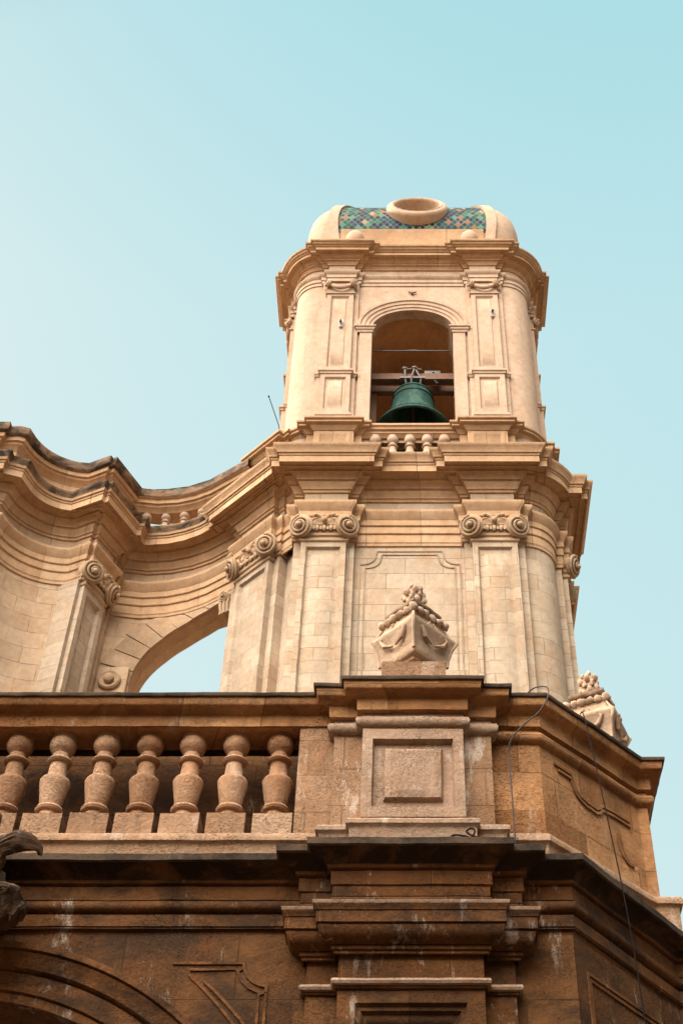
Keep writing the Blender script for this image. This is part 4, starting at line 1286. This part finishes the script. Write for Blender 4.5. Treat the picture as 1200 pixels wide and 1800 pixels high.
tube(m, smooth_prof([(-3.42, 9.52, 7.66), (-3.34, 9.47, 7.78), (-3.33, 9.46, 7.90), (-3.38, 9.5, 7.96)], 4), [.03] * 9 + [.018] * 4, 8)
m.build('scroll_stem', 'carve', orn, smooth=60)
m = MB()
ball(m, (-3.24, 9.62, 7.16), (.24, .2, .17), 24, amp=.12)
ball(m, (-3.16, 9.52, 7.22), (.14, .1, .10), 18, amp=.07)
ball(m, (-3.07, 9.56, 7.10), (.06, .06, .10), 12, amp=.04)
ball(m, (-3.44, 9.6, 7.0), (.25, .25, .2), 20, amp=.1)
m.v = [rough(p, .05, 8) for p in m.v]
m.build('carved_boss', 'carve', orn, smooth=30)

# ================================================================== CABLES AND ROD
m = MB()
pts = [(.89, 10.02, 7.86), (.885, 9.985, 8.4), (.88, 9.98, 8.85), (.90, 9.93, 9.0), (1.02, 9.87, 9.13), (1.15, 9.85, 9.24), (1.24, 9.85, 9.39), (1.27, 9.88, 9.53), (1.24, 9.93, 9.61), (1.14, 10.0, 9.64), (1.05, 10.1, 9.60)]
tube(m, smooth_prof(pts, 5), .0065, 8)
tag(m.build('loose_cable', 'cable', smooth=60), 'grey cable looping over the handrail and down the right side of the pedestal', 'cable')
m = MB()
tube(m, smooth_prof([(1.60, 10.28, 9.56), (1.62, 10.22, 9.50), (1.66, 10.13, 8.9), (1.70, 10.08, 8.3), (1.76, 10.10, 7.6), (1.80, 10.12, 6.8), (1.82, 10.13, 5.6), (1.83, 10.13, 3.0), (1.83, 10.13, 1.0)], 5), .0055, 8)
tag(m.build('hanging_cable', 'dark_cable', smooth=60), 'thin dark cable hanging straight down past the angled parapet', 'cable')
m = MB()
tube(m, smooth_prof([(.30, 9.62, 7.78), (.36, 9.60, 7.81), (.45, 9.60, 7.80), (.50, 9.60, 7.79), (.53, 9.6, 7.85), (.50, 9.61, 7.88), (.46, 9.6, 7.84), (.52, 9.6, 7.80), (.62, 9.62, 7.79), (.70, 9.7, 7.84), (.78, 9.8, 7.88), (.86, 9.9, 7.9)], 5), .008, 8)
tag(m.build('coiled_wire', 'dark_cable', smooth=60), 'short kinked wire lying on the ledge below the pedestal', 'wire')
m = MB()
tube(m, [(-5.0, 17.70, 20.58), (-4.6, 17.72, 20.62), (-4.2, 17.69, 20.66), (-3.7, 17.45, 20.62)], .008, 6)
tag(m.build('roof_wire', 'dark_cable', smooth=60), 'thin wire stretched above the curved parapet left of the tower', 'wire')
m = MB()
tube(m, [(-2.52, 17.2, 20.6), (-2.53, 17.2, 21.84), (-2.80, 17.2, 22.77)], .009, 6); ball(m, (-2.80, 17.2, 22.77), .02, 8)
tag(m.build('lightning_rod', 'dark_cable', smooth=60), 'thin leaning metal rod standing on the parapet left of the belfry', 'rod')

# ================================================================== THE STREET BEHIND THE CAMERA AND BESIDE THE CHURCH
def house(name, x0, x1, y0, y1, h, label, front):
    t = thing(name, label, 'house', ((x0 + x1) / 2, (y0 + y1) / 2, 0))
    m = MB(); box(m, Frame((0, 0), (1, 0)), x0, x1, -y1, -y0, 0, h)
    sweep(m, [(x0, y1), (x0, y0), (x1, y0), (x1, y1)], [(0, h - .3), (.25, h - .1), (.3, h), (-.2, h + .05)], closed=True, step=2)
    m.build('wall', 'house', t, smooth=0)
    fr = Frame((0, y1), (-1, 0)) if front == '+y' else Frame((x1, 0), (0, 1))
    lo, hi = (-x1, -x0) if front == '+y' else (y0, y1)
    n = max(1, int((hi - lo) / 3))
    for zf in [z for z in (1.2, 5.0, 8.6, 12.2) if z + 2.4 < h]:
        for i in range(n):
            c = lo + (i + .5) * (hi - lo) / n
            m = MB(); nested(m, fr, [(c - .6, c + .6, zf, zf + 2.2, .06), (c - .5, c + .5, zf + .1, zf + 2.1, .06), (c - .5, c + .5, zf + .1, zf + 2.1, .03)], back=-.05, amp=0)
            m.build('window', 'shutter', t, smooth=0)
house('town_house', -34, -12, -10, -1.8, 15.5, 'plastered town house across the street, left of the camera', '+y')
house('town_house', -12, 9, -11, -1.8, 14.0, 'plastered town house across the street behind the camera', '+y')
house('town_house', 9, 32, -10, -1.8, 16.0, 'plastered town house across the street, right of the camera', '+y')
house('shade_block', -34, -16, 9.0, 15.5, 18.5, 'tall unseen block added left of the church to shade the balustrade', '+x')  # out-of-view building added to keep sun off the balustrade
